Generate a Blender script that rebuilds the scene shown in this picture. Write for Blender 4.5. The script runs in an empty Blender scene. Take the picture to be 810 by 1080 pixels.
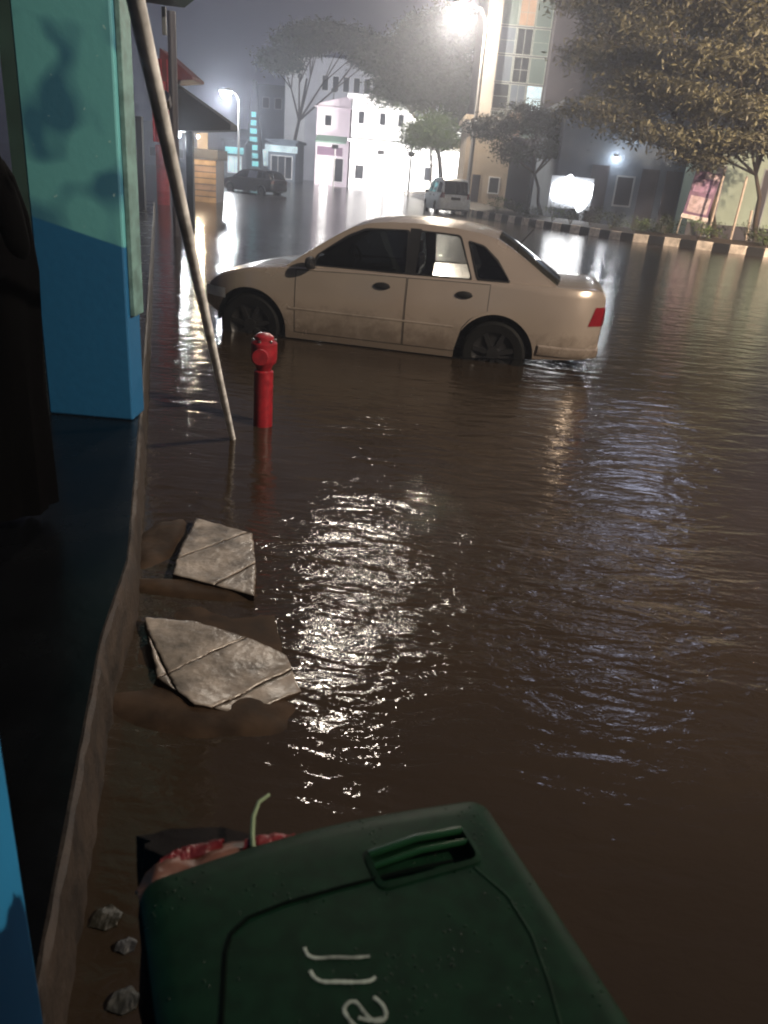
import bpy, bmesh, math, random
from mathutils import Vector, Matrix
random.seed(7)
S = bpy.context.scene
COL = S.collection
R = math.radians
# ------------------------------------------------------------------ camera model
F = 811.0; PITCH = R(23.74); ROLL = R(5.0); H = 1.75
def ray(px, py):
    x = px-405; y = 540-py
    c, s = math.cos(ROLL), math.sin(ROLL)
    u = x*c-y*s; v = x*s+y*c
    return (u, F*math.cos(PITCH)+v*math.sin(PITCH), -F*math.sin(PITCH)+v*math.cos(PITCH))
def gz(px, py, z=0.0):
    d = ray(px, py); t = (z-H)/d[2]
    return Vector((d[0]*t, d[1]*t, z))
def at(px, py, Y):
    d = ray(px, py); t = Y/d[1]
    return Vector((d[0]*t, Y, H+d[2]*t))
# ------------------------------------------------------------------ helpers
def link(o): COL.objects.link(o); return o
def tag(o, label=None, cat=None, group=None, kind=None):
    if label: o['label'] = label
    if cat: o['category'] = cat
    if group: o['group'] = group
    if kind: o['kind'] = kind
    return o
def thing(name, label, cat, loc=(0, 0, 0), rz=0, group=None):
    o = bpy.data.objects.new(name, None); link(o)
    o.location = loc; o.rotation_euler = (0, 0, rz); o.empty_display_size = .1
    return tag(o, label, cat, group)
class MB:
    def __init__(s): s.v = []; s.f = []; s.m = []; s.mi = 0
    def add(s, vs, fs, mi=None):
        b = len(s.v); s.v += [tuple(v) for v in vs]
        s.f += [tuple(i+b for i in f) for f in fs]; s.m += [s.mi if mi is None else mi]*len(fs); return s
    def box(s, x0, x1, y0, y1, z0, z1, mi=None):
        return s.add([(x0,y0,z0),(x1,y0,z0),(x1,y1,z0),(x0,y1,z0),(x0,y0,z1),(x1,y0,z1),(x1,y1,z1),(x0,y1,z1)],
              [(0,3,2,1),(4,5,6,7),(0,1,5,4),(1,2,6,5),(2,3,7,6),(3,0,4,7)], mi)
    def obox(s, c, ax, half, mi=None):
        c = Vector(c); vs = []
        for k in (-1, 1):
            for (i, j) in ((-1,-1),(1,-1),(1,1),(-1,1)):
                vs.append(c+ax[0]*half[0]*i+ax[1]*half[1]*j+ax[2]*half[2]*k)
        return s.add(vs, [(0,3,2,1),(4,5,6,7),(0,1,5,4),(1,2,6,5),(2,3,7,6),(3,0,4,7)], mi)
    def grid(s, rows, mi=None, closed=False):
        n = len(rows[0]); vs = [p for r in rows for p in r]; fs = []
        for i in range(len(rows)-1):
            for j in range(n if closed else n-1):
                a = i*n+j; b = i*n+(j+1) % n
                fs.append((a, b, b+n, a+n))
        return s.add(vs, fs, mi)
    def tube(s, pts, rad, n=12, mi=None, cap=True):
        pts = [Vector(p) for p in pts]
        if not isinstance(rad, (list, tuple)): rad = [rad]*len(pts)
        rows = []
        for i, p in enumerate(pts):
            d = (pts[min(i+1, len(pts)-1)]-pts[max(i-1, 0)])
            if d.length < 1e-9: d = Vector((0, 0, 1))
            d.normalize()
            a = d.cross(Vector((0, 0, 1)))
            if a.length < .05: a = d.cross(Vector((1, 0, 0)))
            a.normalize(); b = d.cross(a)
            rows.append([p+(a*math.cos(2*math.pi*k/n)+b*math.sin(2*math.pi*k/n))*rad[i] for k in range(n)])
        s.grid(rows, mi, True)
        if cap:
            s.add(rows[0], [tuple(range(n-1, -1, -1))], mi); s.add(rows[-1], [tuple(range(n))], mi)
        return s
    def lathe(s, prof, n=24, mi=None, origin=(0,0,0), axis='z'):
        rows = []
        for (r, h) in prof:
            row = []
            for k in range(n):
                a = 2*math.pi*k/n
                if axis == 'z': row.append((origin[0]+r*math.cos(a), origin[1]+r*math.sin(a), origin[2]+h))
                elif axis == 'y': row.append((origin[0]+r*math.cos(a), origin[1]+h, origin[2]+r*math.sin(a)))
                else: row.append((origin[0]+h, origin[1]+r*math.cos(a), origin[2]+r*math.sin(a)))
            rows.append(row)
        return s.grid(rows, mi, True)
    def prism(s, poly, d, mi=None):
        """poly: list of 3D points (planar); d: extrusion vector"""
        d = Vector(d); n = len(poly)
        vs = [Vector(p) for p in poly]+[Vector(p)+d for p in poly]
        fs = [tuple(range(n-1, -1, -1)), tuple(range(n, 2*n))]+[(i, (i+1) % n, (i+1) % n+n, i+n) for i in range(n)]
        return s.add(vs, fs, mi)
    def build(s, name, mats, parent=None, smooth=False, bevel=0, weld=True):
        me = bpy.data.meshes.new(name); me.from_pydata(s.v, [], s.f)
        if not isinstance(mats, (list, tuple)): mats = [mats]
        for m in mats: me.materials.append(m)
        for p, mi in zip(me.polygons, s.m): p.material_index = mi
        bm = bmesh.new(); bm.from_mesh(me)
        if weld: bmesh.ops.remove_doubles(bm, verts=bm.verts, dist=1e-5)
        bmesh.ops.recalc_face_normals(bm, faces=bm.faces)
        if smooth:
            for f in bm.faces: f.smooth = True
        bm.to_mesh(me); bm.free()
        o = bpy.data.objects.new(name, me); link(o)
        if parent: o.parent = parent
        if bevel:
            b = o.modifiers.new('b', 'BEVEL'); b.width = bevel; b.segments = 2; b.limit_method = 'ANGLE'; b.angle_limit = R(40)
        if smooth:
            try: me.set_sharp_from_angle(angle=R(38))
            except Exception: pass
        return o
# ------------------------------------------------------------------ materials
def nodes(m): return m.node_tree.nodes, m.node_tree.links
def pmat(name, col, rough=.6, metal=0, var=.15, scale=6, bump=0, bscale=30, spec=.5, col2=None, coat=0, detail=6):
    m = bpy.data.materials.new(name); m.use_nodes = True; N, L = nodes(m)
    b = N['Principled BSDF']; b.inputs['Metallic'].default_value = metal
    b.inputs['Specular IOR Level'].default_value = spec
    b.inputs['Coat Weight'].default_value = coat; b.inputs['Coat Roughness'].default_value = .06
    tc = N.new('ShaderNodeTexCoord'); nz = N.new('ShaderNodeTexNoise')
    nz.inputs['Scale'].default_value = scale; nz.inputs['Detail'].default_value = detail
    L.new(tc.outputs['Object'], nz.inputs['Vector'])
    mx = N.new('ShaderNodeMix'); mx.data_type = 'RGBA'
    if col2 is None:
        a = tuple(c*(1-var) for c in col); c2 = tuple(min(1, c*(1+var)) for c in col)
    else: a, c2 = col, col2
    mx.inputs[6].default_value = (*a, 1); mx.inputs[7].default_value = (*c2, 1)
    rp = N.new('ShaderNodeMapRange'); rp.inputs[1].default_value = .35; rp.inputs[2].default_value = .65
    L.new(nz.outputs['Fac'], rp.inputs[0]); L.new(rp.outputs[0], mx.inputs[0]); L.new(mx.outputs[2], b.inputs['Base Color'])
    mr = N.new('ShaderNodeMapRange'); mr.inputs[3].default_value = max(0.02, rough-.08); mr.inputs[4].default_value = min(1, rough+.1)
    L.new(nz.outputs['Fac'], mr.inputs[0]); L.new(mr.outputs[0], b.inputs['Roughness'])
    if bump:
        n2 = N.new('ShaderNodeTexNoise'); n2.inputs['Scale'].default_value = bscale; n2.inputs['Detail'].default_value = 5
        L.new(tc.outputs['Object'], n2.inputs['Vector'])
        bp = N.new('ShaderNodeBump'); bp.inputs['Strength'].default_value = 1; bp.inputs['Distance'].default_value = bump
        L.new(n2.outputs['Fac'], bp.inputs['Height']); L.new(bp.outputs[0], b.inputs['Normal'])
    return m
def emat(name, col, strength, var=0.0, scale=3):
    m = bpy.data.materials.new(name); m.use_nodes = True; N, L = nodes(m)
    b = N['Principled BSDF']; b.inputs['Base Color'].default_value = (*[min(1, c*.15) for c in col], 1)
    b.inputs['Emission Color'].default_value = (*col, 1); b.inputs['Emission Strength'].default_value = strength
    if var:
        tc = N.new('ShaderNodeTexCoord'); nz = N.new('ShaderNodeTexNoise'); nz.inputs['Scale'].default_value = scale
        L.new(tc.outputs['Object'], nz.inputs['Vector'])
        mr = N.new('ShaderNodeMapRange'); mr.inputs[1].default_value = .3; mr.inputs[2].default_value = .7
        mr.inputs[3].default_value = strength*(1-var); mr.inputs[4].default_value = strength*(1+var)
        L.new(nz.outputs['Fac'], mr.inputs[0]); L.new(mr.outputs[0], b.inputs['Emission Strength'])
    m.cycles.emission_sampling = 'AUTO'
    return m
def glassmat(name, tint, gl=.12):
    m = bpy.data.materials.new(name); m.use_nodes = True; N, L = nodes(m)
    N.remove(N['Principled BSDF']); out = N['Material Output']
    t = N.new('ShaderNodeBsdfTransparent'); t.inputs[0].default_value = (*tint, 1)
    g = N.new('ShaderNodeBsdfGlossy'); g.inputs['Roughness'].default_value = .03
    f = N.new('ShaderNodeFresnel'); f.inputs[0].default_value = 1.5
    mx = N.new('ShaderNodeMixShader'); L.new(f.outputs[0], mx.inputs[0]); L.new(t.outputs[0], mx.inputs[1]); L.new(g.outputs[0], mx.inputs[2])
    L.new(mx.outputs[0], out.inputs[0]); return m

# flood water: turbid brown, opaque, rippled
def water_mat():
    m = bpy.data.materials.new('flood_water'); m.use_nodes = True; N, L = nodes(m)
    b = N['Principled BSDF']; b.inputs['Roughness'].default_value = .03; b.inputs['IOR'].default_value = 1.36
    geo = N.new('ShaderNodeNewGeometry')
    def noise(scale, det, sx=1, sy=1, rot=0, rough=.5, dist=0):
        mp = N.new('ShaderNodeMapping'); mp.inputs['Scale'].default_value = (sx, sy, 1); mp.inputs['Rotation'].default_value = (0, 0, rot)
        L.new(geo.outputs['Position'], mp.inputs[0])
        n = N.new('ShaderNodeTexNoise'); n.inputs['Scale'].default_value = scale; n.inputs['Detail'].default_value = det
        n.inputs['Roughness'].default_value = rough; n.inputs['Distortion'].default_value = dist
        L.new(mp.outputs[0], n.inputs['Vector']); return n
    big = noise(1.1, 3); mid = noise(4.6, 2, .5, 1.3, R(12), .55, .5); fine = noise(24, 3, .7, 1.2, R(-10), .6, .7)
    sy = N.new('ShaderNodeSeparateXYZ'); L.new(geo.outputs['Position'], sy.inputs[0])
    rr_ = N.new('ShaderNodeMapRange'); rr_.inputs[1].default_value = 10; rr_.inputs[2].default_value = 26; rr_.inputs[3].default_value = .035; rr_.inputs[4].default_value = .17
    L.new(sy.outputs[1], rr_.inputs[0]); L.new(rr_.outputs[0], b.inputs['Roughness'])   # shallow rain-pocked film farther up the street
    # silt colour
    mx = N.new('ShaderNodeMix'); mx.data_type = 'RGBA'
    mx.inputs[6].default_value = (.0165, .0118, .0080, 1); mx.inputs[7].default_value = (.029, .0208, .014, 1)
    L.new(big.outputs['Fac'], mx.inputs[0]); L.new(mx.outputs[2], b.inputs['Base Color'])
    def M(op, a, c):
        n = N.new('ShaderNodeMath'); n.operation = op
        for i, q in enumerate((a, c)):
            if isinstance(q, (int, float)): n.inputs[i].default_value = q
            else: L.new(q, n.inputs[i])
        return n.outputs[0]
    # regional strength of ripples : stronger where the current spills off the slabs
    def spot(cx, cy, r):
        d = N.new('ShaderNodeVectorMath'); d.operation = 'DISTANCE'; d.inputs[1].default_value = (cx, cy, 0)
        L.new(geo.outputs['Position'], d.inputs[0])
        mr = N.new('ShaderNodeMapRange'); mr.interpolation_type = 'SMOOTHSTEP'
        mr.inputs[1].default_value = 0; mr.inputs[2].default_value = r; mr.inputs[3].default_value = 1; mr.inputs[4].default_value = 0
        L.new(d.outputs['Value'], mr.inputs[0]); return mr.outputs[0]
    p1 = gz(385, 620); p2 = gz(645, 610); p3 = gz(545, 440)
    reg = M('ADD', M('ADD', M('MULTIPLY', spot(p1.x, p1.y, 1.6), .9), M('MULTIPLY', spot(p2.x, p2.y, 1.6), 1.3)), M('MULTIPLY', spot(p3.x, p3.y, 2.2), .6))
    amp = M('ADD', .42, reg)
    amp = M('MULTIPLY', amp, M('ADD', .45, M('MULTIPLY', big.outputs['Fac'], 1.1)))
    h = M('ADD', M('MULTIPLY', mid.outputs['Fac'], .027), M('MULTIPLY', fine.outputs['Fac'], .0046))
    h = M('MULTIPLY', h, amp)
    bp = N.new('ShaderNodeBump'); bp.inputs['Strength'].default_value = 1; bp.inputs['Distance'].default_value = 1
    L.new(h, bp.inputs['Height']); L.new(bp.outputs[0], b.inputs['Normal'])
    return m
M_water = water_mat()
M_asph = pmat('asphalt', (.045, .043, .042), .5, scale=3, bump=.004, bscale=80)
M_conc = pmat('concrete_grey', (.24, .22, .20), .7, scale=4, bump=.004, bscale=40)
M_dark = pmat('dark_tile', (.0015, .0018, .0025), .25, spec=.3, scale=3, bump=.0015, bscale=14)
M_bumper = pmat('grey_plastic', (.05, .05, .05), .6)
M_tyre = pmat('tyre_rubber', (.003, .003, .003), .7, spec=.12)
M_black = pmat('black_plastic', (.006, .006, .007), .45, spec=.3)
M_chrome = pmat('steel', (.35, .35, .36), .3, 1)
M_rimdark = pmat('dark_steel', (.018, .018, .019), .35, .5)
M_red = pmat('red_paint', (.17, .007, .012), .35, var=.25, scale=25, bump=.001, bscale=60)
M_redcloth = pmat('red_cloth', (.35, .02, .03), .7)
M_galv = pmat('weathered_pole', (.60, .60, .60), .42, .1, var=.35, scale=9, bump=.002, bscale=30)
M_white = pmat('white_plaster', (.72, .72, .72), .8, var=.06, scale=1)
M_pink = pmat('pale_pink_plaster', (.72, .65, .69), .8, var=.06, scale=1)
M_grey = pmat('grey_plaster', (.36, .38, .41), .8, var=.15, scale=.5)
M_beige = pmat('beige_plaster', (.45, .37, .28), .8, var=.15, scale=.7)
M_bluegrey = pmat('blue_grey_wall', (.12, .15, .19), .8, var=.2, scale=.4)
M_palegreen = pmat('pale_green_wall', (.38, .46, .38), .8, var=.12, scale=.6)
M_darkcol = pmat('dark_purple_cladding', (.05, .045, .055), .5, var=.2, scale=.5)
M_dglass = pmat('dark_window_glass', (.015, .018, .022), .12)
M_soil = pmat('wet_soil', (.035, .026, .018), .7, bump=.02, bscale=8)
M_wpaint = pmat('white_kerb_paint', (.55, .50, .45), .6, var=.3, scale=5)
M_bpaint = pmat('black_kerb_paint', (.012, .012, .012), .5)
M_trunk = pmat('bark', (.06, .045, .032), .85, bump=.01, bscale=15)
M_leafdark = pmat('leaf_dark', (.03, .045, .018), .6, scale=1.5, var=.5)
M_leafwarm = pmat('leaf_yellowish', (.105, .10, .058), .6, scale=.9, var=.4)
M_leafgreen = pmat('leaf_green', (.08, .13, .03), .6, scale=1.5, var=.3)
M_wood = pmat('plank_wood', (.30, .19, .10), .7, scale=3, var=.3)
M_skin = pmat('skin', (.22, .12, .08), .55)
M_cloth = pmat('black_jacket', (.001, .001, .0012), .9, spec=.02, bump=.003, bscale=25)
M_hair = pmat('hair', (.01, .008, .007), .6)

# ------------------------------------------------------------------ world
w = bpy.data.worlds.new('World'); S.world = w; w.use_nodes = True; N, L = w.node_tree.nodes, w.node_tree.links
sky = N.new('ShaderNodeTexSky'); sky.sky_type = 'NISHITA'; sky.sun_disc = False; sky.sun_elevation = R(-4); sky.sun_rotation = R(200)
bg = N['Background']; bg2 = N.new('ShaderNodeBackground'); ad = N.new('ShaderNodeAddShader')
L.new(sky.outputs[0], bg.inputs[0]); bg.inputs[1].default_value = .1
bg2.inputs[0].default_value = (.060, .064, .100, 1); bg2.inputs[1].default_value = .82
L.new(bg.outputs[0], ad.inputs[0]); L.new(bg2.outputs[0], ad.inputs[1]); L.new(ad.outputs[0], N['World Output'].inputs[0])

# ------------------------------------------------------------------ ground
RZ = -.12
RN = -.22   # the near carriageway dips, so the water is deeper there
o = MB().grid([[(x, y, z) for x in (-400, 400)] for y, z in ((-200, RN), (14, RN), (26, RZ), (700, RZ))]).build('road', M_asph); tag(o, kind='structure')
o = MB().add([(-399,-199,0),(399,-199,0),(399,699,0),(-399,699,0)], [(0,1,2,3)]).build('flood_water', M_water); tag(o, kind='structure')

# porch: edge line
PZ = .25
e_far = gz(160, 262, PZ); e_col = gz(150, 437, PZ); e_mid = gz(139, 590, PZ); e_q = gz(112, 672, PZ); e_near = gz(72, 895, PZ)
edge = [e_near+(e_near-e_q)*2.5, e_near, e_q, e_mid, e_col, e_far, e_far+(e_far-e_col)*1.5]
mb = MB()
n = len(edge); top = [Vector((p.x, p.y, PZ)) for p in edge]
mb.add([(p.x-.02, p.y, PZ) for p in top]+[(p.x-7, p.y, PZ) for p in top], [(i, i+1, n+i+1, n+i) for i in range(n-1)])
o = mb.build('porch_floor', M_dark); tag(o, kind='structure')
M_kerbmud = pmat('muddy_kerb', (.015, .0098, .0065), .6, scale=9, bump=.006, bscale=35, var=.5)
rows = []
random.seed(3)
for i in range(n-1):
    a, b = top[i], top[i+1]; k = max(2, int((b-a).length/.06))
    if (b-a).length > 5: k = 60
    for j in range(k):
        p = a.lerp(b, j/k); q = [random.uniform(-.007, .007) for _ in range(5)]
        rows.append([(p.x-.021, p.y, PZ-.0), (p.x-.012+q[0]*.3, p.y, PZ+.002+q[1]*.2), (p.x+q[2]*.6, p.y, PZ-.01), (p.x+.008+q[3], p.y, PZ-.12), (p.x+.02+q[4], p.y, -.11)])
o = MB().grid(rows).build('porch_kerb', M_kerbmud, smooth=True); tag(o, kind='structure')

# ------------------------------------------------------------------ porch columns
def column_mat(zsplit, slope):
    m = bpy.data.materials.new('column_paint_with_shadow'); m.use_nodes = True; N, L = nodes(m)
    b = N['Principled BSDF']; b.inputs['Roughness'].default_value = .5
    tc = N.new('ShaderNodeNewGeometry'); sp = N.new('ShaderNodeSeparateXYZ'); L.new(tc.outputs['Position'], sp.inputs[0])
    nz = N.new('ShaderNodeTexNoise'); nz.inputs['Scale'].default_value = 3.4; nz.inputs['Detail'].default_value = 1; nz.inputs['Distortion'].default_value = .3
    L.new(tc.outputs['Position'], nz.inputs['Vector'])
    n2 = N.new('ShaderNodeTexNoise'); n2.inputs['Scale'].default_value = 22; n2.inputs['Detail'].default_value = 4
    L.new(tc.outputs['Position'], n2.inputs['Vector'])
    # leaf shadows painted in as soft darker blue patches on the teal
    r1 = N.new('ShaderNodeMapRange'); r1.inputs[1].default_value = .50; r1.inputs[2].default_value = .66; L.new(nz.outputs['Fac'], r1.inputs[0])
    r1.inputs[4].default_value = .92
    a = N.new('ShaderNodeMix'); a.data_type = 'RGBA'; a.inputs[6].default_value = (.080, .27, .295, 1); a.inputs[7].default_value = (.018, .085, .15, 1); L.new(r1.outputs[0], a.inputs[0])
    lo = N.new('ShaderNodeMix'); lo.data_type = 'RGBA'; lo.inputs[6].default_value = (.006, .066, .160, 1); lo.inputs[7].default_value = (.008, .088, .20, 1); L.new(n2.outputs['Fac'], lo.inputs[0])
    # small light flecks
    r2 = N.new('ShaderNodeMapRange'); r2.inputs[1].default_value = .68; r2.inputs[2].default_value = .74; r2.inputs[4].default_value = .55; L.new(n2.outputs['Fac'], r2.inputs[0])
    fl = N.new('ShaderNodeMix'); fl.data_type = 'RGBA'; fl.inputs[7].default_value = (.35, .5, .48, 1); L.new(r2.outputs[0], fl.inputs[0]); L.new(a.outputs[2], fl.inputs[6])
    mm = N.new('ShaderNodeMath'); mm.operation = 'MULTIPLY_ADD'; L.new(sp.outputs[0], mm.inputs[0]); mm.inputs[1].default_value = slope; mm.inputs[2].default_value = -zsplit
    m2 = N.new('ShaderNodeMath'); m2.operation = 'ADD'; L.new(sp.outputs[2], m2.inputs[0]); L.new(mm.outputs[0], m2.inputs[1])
    r3 = N.new('ShaderNodeMapRange'); r3.inputs[1].default_value = -.006; r3.inputs[2].default_value = .006; L.new(m2.outputs[0], r3.inputs[0])  # slanted shadow edge painted in: lit teal above, shaded blue below
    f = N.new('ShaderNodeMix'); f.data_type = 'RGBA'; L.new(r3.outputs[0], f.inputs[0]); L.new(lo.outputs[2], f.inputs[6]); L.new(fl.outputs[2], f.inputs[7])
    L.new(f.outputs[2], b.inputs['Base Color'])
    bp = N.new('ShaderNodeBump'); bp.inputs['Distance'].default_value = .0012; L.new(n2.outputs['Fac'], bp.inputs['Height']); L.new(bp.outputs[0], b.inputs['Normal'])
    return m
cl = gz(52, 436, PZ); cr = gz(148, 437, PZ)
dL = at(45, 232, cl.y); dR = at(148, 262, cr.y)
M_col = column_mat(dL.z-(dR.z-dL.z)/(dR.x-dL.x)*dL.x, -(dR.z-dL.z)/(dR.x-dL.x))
t = thing('porch_column', 'square porch column with light and shade painted on, teal above and blue below beside the leaning pole', 'column', (cl.x, cl.y, PZ))
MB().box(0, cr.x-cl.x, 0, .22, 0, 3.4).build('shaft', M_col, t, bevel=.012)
M_trim = pmat('pale_teal_trim', (.09, .17, .165), .5, var=.3, scale=14)
MB().box(cr.x-cl.x+.002, cr.x-cl.x+.03, .04, .2, .62, 3.38).build('downpipe_cover', M_trim, t, bevel=.004)
# near column at left edge of frame
nc = gz(48, 1080, PZ); 
M_blue = pmat('blue_gloss_paint', (.02, .20, .42), .4, scale=2, var=.12)
t = thing('blue_column', 'bright blue painted column at the bottom left corner of the photo', 'column', (nc.x, nc.y, PZ))
MB().box(-.45, 0, -1.3, 0, 0, 3.4).build('shaft', M_blue, t, bevel=.01)
# building behind porch
M_dkgreen = pmat('dark_green_paint', (.012, .035, .03), .6, scale=2, var=.3)
M_bluedoor = pmat('blue_door_paint', (.015, .07, .2), .5)
t = thing('shop_house', 'dark fronted shop house with a porch roof along the left edge', 'building', (-4.6, 5, PZ))
MB().box(-.3, 0, -8, 2.3, 0, 3.4).build('wall', M_dkgreen, t)
d = MB().box(.004, .05, -1.0, .0, 0, 2.2).build('door', M_bluedoor, t, bevel=.01)
MB().tube([(.05, -.1, 1.0), (.11, -.1, 1.0), (.11, -.2, 1.0)], .012, 8).build('handle', M_chrome, d)
MB().box(-.3, 3.05, -8, 2.4, 3.4, 3.6).build('porch_roof', M_dkgreen, t)
q = at(27, 100, 7.6)
MB().box(q.x+4.6-.12, q.x+4.6+.12, 2.45, 2.75, 0, 3.39).build('side_pillar', M_dkgreen, t)
# ------------------------------------------------------------------ leaning pole
pb = gz(247, 470, -.1); pt = at(143, 0, 2.1); d = (pt-pb)
t = thing('leaning_pole', 'weathered pale metal pole leaning from the flooded road up to the porch roof', 'pole', pb)
MB().tube([Vector((0,0,0)), d*.5, d*1.12], [.0205, .0212, .0225], 14).build('shaft', M_galv, t, smooth=True)
c = at(172, 106, 2.1+(pb.y-2.1)*.23)-pb
MB().tube([c-d.normalized()*.02, c+d.normalized()*.02], .026, 12).build('wet_glint', M_chrome, t, bevel=.003)  # bright steel collar standing in for the wet highlight on the pole
# ------------------------------------------------------------------ hydrant
hb = gz(277, 462, -.1)
t = thing('fire_hydrant', 'red painted standpipe hydrant standing in the flood water near the pole', 'hydrant', hb)
MB().lathe([(.0, 0), (.068, 0), (.068, .50), (.055, .51)], 24).build('pipe', M_red, t, smooth=True)
MB().lathe([(.04, .5), (.055, .52), (.064, .545), (.086, .565), (.092, .60), (.092, .70), (.078, .715), (.066, .72), (.066, .745), (.04, .765), (0, .77)], 24).build('valve_head', M_red, t, smooth=True)
mb = MB(); mb.lathe([(.045, 0), (.045, .05), (.054, .05), (.054, .075), (0, .078)], 16, origin=(.0, -.145, .63), axis='y')
for v in range(len(mb.v)): x, y, z = mb.v[v]; mb.v[v] = (x, -.145-(y+.145)+.062, z)
mb.build('hose_outlet', M_red, t, smooth=True)
for k in range(6):
    a = k*math.pi/3+.3
    MB().lathe([(0, .712), (.009, .712), (.009, .728), (0, .73)], 6, origin=(.079*math.cos(a), .079*math.sin(a), 0)).build('bolt', M_chrome, t)
# ------------------------------------------------------------------ paving slabs
M_slab = pmat('wet_slab', (.15, .13, .112), .3, scale=9, var=.5, bump=.004, bscale=30)
M_mud = pmat('brown_mud_edge', (.026, .0165, .0105), .62, scale=8, var=.4, bump=.002, bscale=26, spec=.1)
def slab(name, label, pix, z0, dips, lines, seed=1):
    """flat paver field: outline and joint lines are laid out on the ground, each paver is cut out of it with open joints"""
    import mathutils
    rnd = random.Random(seed)
    P = [gz(p[0], p[1], z0) for p in pix]
    polys = [[p.to_2d() for p in P]]
    for a, b in lines:
        A = gz(*a, z0).to_2d(); Bv = gz(*b, z0).to_2d(); d = (Bv-A).normalized(); nn = Vector((-d.y, d.x)); out = []
        for poly in polys:
            for sg in (1, -1):
                res = []; m_ = len(poly)
                for q in range(m_):
                    u, v = poly[q], poly[(q+1) % m_]
                    du, dv = sg*(u-A).dot(nn)-.0035, sg*(v-A).dot(nn)-.0035
                    if du >= 0: res.append(u)
                    if (du > 0) != (dv > 0): res.append(u.lerp(v, du/(du-dv)))
                if len(res) > 2: out.append(res)
        polys = out
    c = sum(P, Vector())/len(P)
    bm = bmesh.new()
    for poly in polys:
        o_ = []; tilt = rnd.uniform(-.003, .003)
        for a, b in zip(poly, poly[1:]+poly[:1]):
            k = max(1, int((b-a).length/.02))
            for q in range(k):
                p = a.lerp(b, q/k); e = .0025 if 0 < q else 0
                o_.append(p+Vector((rnd.uniform(-e, e), rnd.uniform(-e, e))))
        vs = [bm.verts.new((p.x, p.y, 0)) for p in o_]
        bm.faces.new(vs)
    bmesh.ops.triangulate(bm, faces=bm.faces[:])
    for _ in range(5):
        bmesh.ops.subdivide_edges(bm, edges=[e for e in bm.edges if e.calc_length() > .014], cuts=1)
        bmesh.ops.triangulate(bm, faces=bm.faces[:])
    for v in bm.verts:
        h = z0+.0035*mathutils.noise.noise(v.co*6)+.0012*mathutils.noise.noise(v.co*24)
        for (px, py, dz, rr_) in dips:
            g = gz(px, py, 0).to_2d(); h -= dz*math.exp(-((v.co.to_2d()-g).length/rr_)**2)
        v.co.z = h-(.0025 if v.is_boundary else 0)
    r = bmesh.ops.extrude_edge_only(bm, edges=[e for e in bm.edges if e.is_boundary])
    for v in [x for x in r['geom'] if isinstance(x, bmesh.types.BMVert)]: v.co.z = -.05
    bmesh.ops.recalc_face_normals(bm, faces=bm.faces)
    for f in bm.faces:
        f.smooth = True
        if abs(f.normal.z) < .6: f.material_index = 1; f.smooth = False
    me = bpy.data.meshes.new(name); bm.to_mesh(me); bm.free(); me.materials.append(M_slab); me.materials.append(M_mud)
    o = link(bpy.data.objects.new(name, me)); tag(o, label, 'paving slab', 'broken paving slabs beside the porch'); return o
slab('paving_slab', 'pale wet concrete slab crossed by two joints, the farther of the two beside the porch',
     [(207, 546), (266, 562), (270, 600), (268, 627), (182, 605), (190, 578)], .035, [], [((183, 590), (262, 561)), ((215, 622), (280, 588))], seed=2)
slab('paving_slab', 'larger wet concrete slab crossed by joints and sinking under the water at its right end, nearer of the two',
     [(152, 650), (205, 655), (262, 672), (302, 690), (318, 722), (262, 748), (205, 742), (166, 712)], .034, [(318, 722, .030, .10), (262, 752, .022, .12), (170, 715, .01, .1)], [((176, 708), (262, 671)), ((236, 738), (312, 700)), ((150, 655), (180, 715))], seed=5)
def mound(name, label, cx, cy, rx, ry, h, seed, mat, cat='mud bank'):
    import mathutils
    rows = []
    for i in range(15):
        r = i/14; row = []
        for k in range(40):
            a = 2*math.pi*k/40
            rr = r*(1+.25*mathutils.noise.noise(Vector((math.cos(a)*1.5+seed, math.sin(a)*1.5, seed))))
            x = cx+rx*rr*math.cos(a); y = cy+ry*rr*math.sin(a)
            z = h*(1-r**6)*1.0-.04*r**4+.010*mathutils.noise.noise(Vector((x*5, y*5, seed)))+.0015*mathutils.noise.noise(Vector((x*25, y*25, seed)))
            row.append((x, y, z))
        rows.append(row)
    o = MB().grid(rows, closed=True).build(name, mat, smooth=True); tag(o, label, cat); return o
c = gz(225, 690); mound('mud_bank', 'broad shelf of wet brown paving just awash around the two slabs', c.x, c.y, .46, .58, .006, 6.6, M_mud)
c = gz(215, 745); mound('mud_bank', 'low bank of wet brown mud in front of the nearer slab', c.x, c.y, .42, .20, .016, 1.3, M_mud)
c = gz(205, 622); mound('mud_bank', 'strip of brown mud along the front of the farther slab', c.x, c.y, .42, .09, .022, 4.1, M_mud)
c = gz(168, 572); mound('mud_bank', 'dark mud patch between the porch kerb and the farther slab', c.x, c.y, .15, .36, .014, 8.2, M_mud)

# ------------------------------------------------------------------ wheelie bin
M_bin = pmat('green_bin_plastic', (.003, .0175, .008), .55, spec=.12, scale=40, var=.25, bump=.0006, bscale=300)
M_wetgreen = pmat('wet_green_plastic', (.008, .04, .015), .16)
M_chalk = pmat('white_paint_marks', (.24, .28, .24), .7, scale=60, var=.4)
BT = .83
A_ = gz(150, 950, BT); B_ = gz(300, 896, BT); C_ = gz(500, 860, BT); D_ = gz(532, 872, BT); E_ = gz(590, 975, BT); 
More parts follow.
